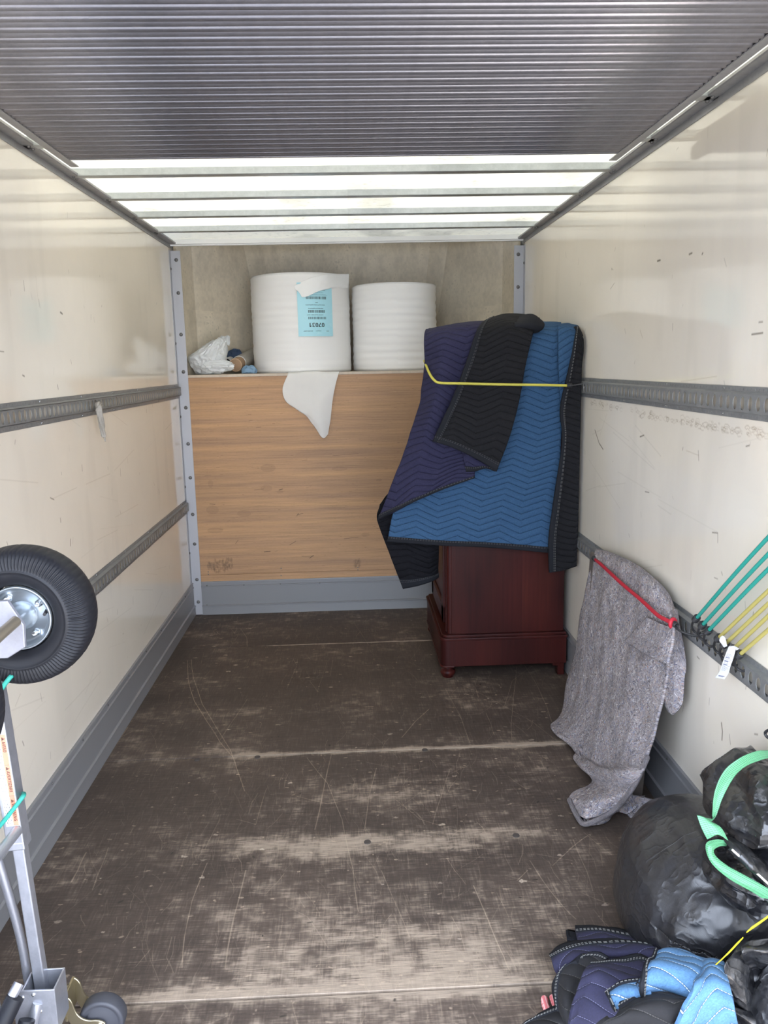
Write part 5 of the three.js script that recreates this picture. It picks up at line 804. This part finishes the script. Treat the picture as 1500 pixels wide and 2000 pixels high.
  obj('strap_end', sheet(surf([[[0.84, 0.452, 3.2], [0.856, 0.469, 3.2], [0.883, 0.475, 3.2]], [[0.85, 0.445, 3.21], [0.863, 0.454, 3.21], [0.882, 0.462, 3.21]], [[0.869, 0.429, 3.2], [0.883, 0.435, 3.2], [0.894, 0.44, 3.2]]]), { nu: 14, nv: 10, thick: 0.002 }), green, strap);
}
{
  const t = thing('bag', 'open black plastic bag with stiff folded edges at the bottom right corner', 'bag');
  const o = { thick: 0.002, amp: 0.006, freq: 18 };
  obj('front_side', sheet(surf([[[0.766, 0.274, 3.3], [0.795, 0.279, 3.3], [0.849, 0.281, 3.3]], [[0.731, 0.277, 3.34], [0.771, 0.252, 3.33], [0.822, 0.2, 3.3]], [[0.708, 0.266, 3.36], [0.753, 0.225, 3.36], [0.809, 0.169, 3.34]], [[0.726, 0.197, 3.36], [0.756, 0.175, 3.37], [0.811, 0.133, 3.36]]]), { nu: 40, nv: 50, ...o, s: 71 }), bagShiny, t);
  obj('folded_edge', sheet(surf([[[0.749, 0.297, 3.34], [0.774, 0.284, 3.32], [0.79, 0.281, 3.32], [0.828, 0.284, 3.32]], [[0.746, 0.291, 3.35], [0.765, 0.295, 3.35], [0.78, 0.292, 3.35], [0.812, 0.288, 3.35]], [[0.775, 0.222, 3.33], [0.792, 0.225, 3.33], [0.808, 0.217, 3.33], [0.833, 0.207, 3.33]], [[0.779, 0.194, 3.36], [0.789, 0.198, 3.36], [0.802, 0.193, 3.36], [0.824, 0.18, 3.36]]]), { nu: 40, nv: 50, ...o, s: 75 }), bagShiny, t);
  obj('lower_edge', sheet(surf([[[0.721, 0.192, 3.37], [0.751, 0.175, 3.37], [0.816, 0.139, 3.37]], [[0.716, 0.195, 3.39], [0.744, 0.174, 3.39], [0.796, 0.135, 3.39]], [[0.736, 0.164, 3.37], [0.76, 0.138, 3.37], [0.803, 0.1, 3.37]]]), { nu: 30, nv: 16, ...o, thick: 0.006, s: 77 }), bagShiny, t);
  obj('bag_body', boxUV(toCreasedNormals(blob(30, 0, (x, y, z) => { const k = 1 + 0.16 * ridge(x * 2, y * 2, z * 2, 83); return [Math.min(0.985, 0.88 + x * 0.11 * k), Math.max(0.005, 0.13 + y * 0.13 * k), 3.36 + z * 0.12 * k]; }), 0.8)), bagShiny, t);
}
{
  const t = thing('strap', 'flat bright yellow strap pulled tight over the bags and blue blankets', 'strap');
  const y = std({ color: lin(0.78, 0.62, 0.03), roughness: 0.5 });
  obj('webbing', ribbon([[0.701, 0.247, 3.33], [0.722, 0.282, 3.34], [0.75, 0.309, 3.335]], Array(3).fill([0.012, 0.012, 0]), 0.003, 30), y, t);
  obj('webbing', ribbon([[0.781, 0.312, 3.31], [0.811, 0.328, 3.305], [0.855, 0.357, 3.3]], Array(3).fill([0.012, 0.013, 0]), 0.003, 30), y, t);
}

// ---------------------------------------------------------------- heap of moving blankets in the right foreground
const sewn = (base, thread, sd, dashN = 12) => { const W = 384, H = 384, pw = 0.2, ph = 0.14, rows = 4; const map = tex(W, H, (x, y) => { const u = x / W, zig = Math.abs(((u + 0.25) % 1) * 2 - 1), v = (y / H) * rows + zig * 1.4, t = v - Math.floor(v), d = Math.min(t, 1 - t), w = 0.9 + 0.2 * (fbm(x / 5, y / 5, sd, 2) - 0.5) + 0.1 * (fbm(x / 60, y / 60, sd + 1, 2) - 0.5); return d < 0.022 && x % dashN < dashN * 0.75 ? thread : base.map((c) => c * w * (d < 0.06 ? 0.85 : 1)); }, { srgb: true, rep: [1 / pw, 1 / ph] }); const bump = tex(192, 192, (x, y) => { const u = x / 192, zig = Math.abs(((u + 0.25) % 1) * 2 - 1), v = (y / 192) * rows + zig * 1.4, t = v - Math.floor(v); return 0.2 + 0.6 * Math.pow(Math.sin(Math.PI * t), 0.4); }, { rep: [1 / pw, 1 / ph] }); return phys({ map, bumpMap: bump, bumpScale: 0.009, roughness: 0.88, sheen: 0.2, sheenRoughness: 0.6 }); };
const heapNavy = sewn([39, 38, 66], [92, 92, 122], 111), heapBlue = sewn([88, 130, 172], [200, 214, 226], 113), heapBlack = sewn([24, 23, 26], [66, 64, 62], 115);
{
  const t = thing('moving_blanket', 'navy quilted blankets edge folded in layers on the floor under the black bag'.replace('blankets edge', 'blanket'), 'blanket');
  const o = { width: 0.022, amp: 0.004, freq: 14, thick: 0.008, stitch: Q.thread };
  obj('inner_layers', blob(30, 0, (x, y, z) => { const k = 1 + 0.12 * n3(x * 3, y * 3, z * 3, 31); return [0.63 + x * 0.14 * k + 0.05 * z, Math.max(0.004, 0.02 + y * 0.06 * k), 3.10 + z * 0.14 * k]; }), Q.hem, t);
  piece(t, [[[0.521, 0.06, 2.958], [0.592, 0.06, 2.97], [0.678, 0.06, 2.987], [0.754, 0.06, 3.023]], [[0.508, 0.085, 3.017], [0.58, 0.085, 3.027], [0.662, 0.085, 3.045], [0.733, 0.085, 3.078]], [[0.501, 0.09, 3.058], [0.575, 0.09, 3.063], [0.655, 0.09, 3.075], [0.722, 0.09, 3.114]], [[0.523, 0.02, 2.979], [0.598, 0.02, 2.988], [0.684, 0.02, 3.001], [0.755, 0.02, 3.041]]], { name: 'folded_layer', mat: heapNavy, hems: ['top'], ...o, width: 0.042, size: [0.25, 0.16], nu: 60, nv: 24 });
  piece(t, [[[0.498, 0.05, 2.96], [0.507, 0.05, 2.957], [0.524, 0.05, 2.962]], [[0.491, 0.06, 2.998], [0.5, 0.06, 3.002], [0.516, 0.06, 3.007]], [[0.501, 0.02, 2.963], [0.512, 0.02, 2.971], [0.529, 0.02, 2.976]]], { name: 'folded_corner', mat: Q.hem, ...o, nu: 16, nv: 12, size: [0.1, 0.1] });
  piece(t, [[[0.439, 0.05, 3.042], [0.469, 0.09, 3.061], [0.528, 0.09, 3.051], [0.627, 0.09, 3.054], [0.72, 0.09, 3.073]], [[0.432, 0.08, 3.099], [0.463, 0.115, 3.114], [0.522, 0.115, 3.103], [0.615, 0.115, 3.104], [0.704, 0.115, 3.127]], [[0.435, 0.07, 3.113], [0.468, 0.11, 3.141], [0.53, 0.11, 3.125], [0.614, 0.11, 3.124], [0.7, 0.11, 3.147]], [[0.452, 0.02, 3.071], [0.489, 0.05, 3.086], [0.555, 0.05, 3.071], [0.641, 0.05, 3.073], [0.724, 0.05, 3.092]]], { name: 'folded_layer', mat: heapNavy, hems: ['top'], ...o, width: 0.045, size: [0.32, 0.16], nu: 70, nv: 30 });
  piece(t, [[[0.467, 0.13, 3.162], [0.492, 0.13, 3.138], [0.526, 0.13, 3.137], [0.544, 0.13, 3.154]], [[0.428, 0.1, 3.158], [0.455, 0.12, 3.162], [0.491, 0.12, 3.161], [0.52, 0.12, 3.166]], [[0.42, 0.07, 3.158], [0.432, 0.11, 3.205], [0.458, 0.11, 3.203], [0.486, 0.11, 3.194]], [[0.424, 0.03, 3.163], [0.421, 0.08, 3.231], [0.439, 0.08, 3.232], [0.47, 0.08, 3.211]], [[0.426, 0.006, 3.184], [0.425, 0.03, 3.23], [0.428, 0.04, 3.249], [0.443, 0.04, 3.25]]], { name: 'black_lining', mat: heapBlack, hems: ['left', 'top'], ...o, size: [0.14, 0.25], nu: 40, nv: 50 });
  piece(t, [[[0.502, 0.14, 3.175], [0.552, 0.14, 3.167], [0.608, 0.14, 3.174], [0.673, 0.14, 3.188]], [[0.458, 0.175, 3.246], [0.516, 0.175, 3.238], [0.568, 0.175, 3.25], [0.619, 0.175, 3.264]], [[0.43, 0.17, 3.289], [0.481, 0.17, 3.278], [0.528, 0.17, 3.286], [0.575, 0.17, 3.298]], [[0.409, 0.15, 3.32], [0.451, 0.15, 3.309], [0.498, 0.15, 3.312], [0.546, 0.15, 3.315]], [[0.404, 0.1, 3.319], [0.441, 0.1, 3.328], [0.483, 0.1, 3.33], [0.533, 0.1, 3.327]]], { name: 'navy_face', mat: heapNavy, hems: ['top'], ...o, amp: 0.012, freq: 13, size: [0.3, 0.3], nu: 60, nv: 60, s: 51 });
  piece(t, [[[0.343, 0.03, 3.216], [0.383, 0.03, 3.196], [0.422, 0.03, 3.178], [0.44, 0.03, 3.182]], [[0.318, 0.02, 3.229], [0.368, 0.04, 3.232], [0.41, 0.04, 3.223], [0.436, 0.04, 3.222]], [[0.315, 0.005, 3.246], [0.362, 0.03, 3.262], [0.413, 0.03, 3.258], [0.448, 0.03, 3.254]]], { name: 'folded_layer', mat: heapBlack, hems: ['top'], ...o, size: [0.2, 0.09], nu: 40, nv: 20 });
}
{
  const t = thing('moving_blanket', 'bright blue quilted blanket with white stitching bunched under the yellow strap', 'blanket');
  const o = { width: 0.016, freq: 12, thick: 0.009, stitch: Q.thread, hemThick: 0.009 };
  obj('inner_layers', blob(30, 0, (x, y, z) => { const k = 1 + 0.14 * n3(x * 3, y * 3, z * 3, 37); return [0.67 + x * 0.12 * k, Math.max(0.004, 0.1 + y * 0.1 * k), 3.31 + z * 0.11 * k]; }), Q.hem, t);
  piece(t, [[[0.623, 0.19, 3.23], [0.659, 0.19, 3.216], [0.698, 0.19, 3.231], [0.747, 0.19, 3.25]], [[0.565, 0.235, 3.319], [0.606, 0.235, 3.304], [0.656, 0.235, 3.313], [0.697, 0.235, 3.33]], [[0.536, 0.235, 3.35], [0.583, 0.235, 3.337], [0.632, 0.235, 3.346], [0.664, 0.235, 3.361]], [[0.54, 0.215, 3.344], [0.577, 0.215, 3.341], [0.607, 0.215, 3.345], [0.644, 0.215, 3.361]], [[0.555, 0.18, 3.324], [0.59, 0.18, 3.323], [0.621, 0.18, 3.328], [0.657, 0.18, 3.336]]], { name: 'blue_face', mat: heapBlue, hems: ['left'], ...o, amp: 0.011, size: [0.17, 0.25], nu: 70, nv: 70, s: 91 });
  piece(t, [[[0.489, 0.175, 3.314], [0.519, 0.19, 3.304], [0.546, 0.2, 3.309], [0.571, 0.215, 3.324]], [[0.485, 0.18, 3.334], [0.513, 0.195, 3.333], [0.54, 0.205, 3.338], [0.565, 0.215, 3.345]], [[0.493, 0.165, 3.333], [0.517, 0.18, 3.339], [0.546, 0.19, 3.34], [0.567, 0.2, 3.346]]], { name: 'blue_corner', mat: heapBlue, hems: ['top', 'left'], ...o, amp: 0.003, size: [0.12, 0.07], width: 0.01, nu: 40, nv: 30, s: 93 });
  piece(t, [[[0.68, 0.22, 3.303], [0.713, 0.22, 3.284], [0.737, 0.22, 3.298]], [[0.636, 0.265, 3.385], [0.677, 0.265, 3.367], [0.701, 0.265, 3.396]], [[0.612, 0.255, 3.418], [0.655, 0.255, 3.403], [0.694, 0.255, 3.43]], [[0.59, 0.22, 3.428], [0.642, 0.22, 3.421], [0.698, 0.22, 3.441]], [[0.575, 0.16, 3.412], [0.642, 0.16, 3.416], [0.719, 0.16, 3.427]]], { name: 'blue_face', mat: heapBlue, ...o, amp: 0.012, size: [0.18, 0.3], nu: 50, nv: 70, s: 95, turn: 0.5 });
  piece(t, [[[0.507, 0.18, 3.35], [0.558, 0.18, 3.323], [0.602, 0.18, 3.308], [0.656, 0.18, 3.333]], [[0.471, 0.215, 3.407], [0.53, 0.215, 3.383], [0.586, 0.215, 3.371], [0.637, 0.215, 3.38]], [[0.437, 0.215, 3.425], [0.505, 0.215, 3.41], [0.571, 0.215, 3.396], [0.627, 0.215, 3.397]], [[0.417, 0.18, 3.423], [0.492, 0.18, 3.422], [0.562, 0.18, 3.41], [0.623, 0.18, 3.399]]], { name: 'black_lining', mat: heapBlack, hems: ['top'], ...o, amp: 0.008, size: [0.25, 0.14], nu: 60, nv: 40, s: 97 });
}
{
  const t = thing('glove', 'pink ribbed glove fingertips poking out beside the navy blanket on the floor', 'glove');
  const m = std({ map: tex(128, 64, (x, y) => { const s = (x % 16) < 6; return s ? [222, 168, 165] : [196, 104, 108]; }, { srgb: true, rep: [14, 14] }), roughness: 0.85 });
  obj('finger', boxUV(tube([[0.402, 0.012, 3.132], [0.4, 0.012, 3.153], [0.406, 0.012, 3.178], [0.419, 0.012, 3.199]], 0.0085, 24, 12)), m, t);
  obj('finger', boxUV(tube([[0.422, 0.012, 3.129], [0.423, 0.012, 3.149], [0.426, 0.012, 3.173]], 0.0078, 24, 12)), m, t);
}
{
  const t = thing('cord_hook', 'small black hook tip at the right edge of the photo, above the bags', 'hook');
  obj('wire', tube([[0.985, 0.62, 3.03], [0.972, 0.6, 3.0], [0.966, 0.582, 2.982], [0.97, 0.572, 2.99], [0.982, 0.578, 3.01], [0.984, 0.6, 3.035]], 0.0036, 40, 8), M.black, t);
  obj('collar', [0, 1, 2].map((k) => new THREE.TorusGeometry(0.007, 0.0026, 8, 16).rotateY(0.8).translate(0.985, 0.622 + k * 0.003, 3.032 + k * 0.004)), M.black, t);
}

renderer.render(scene, camera);
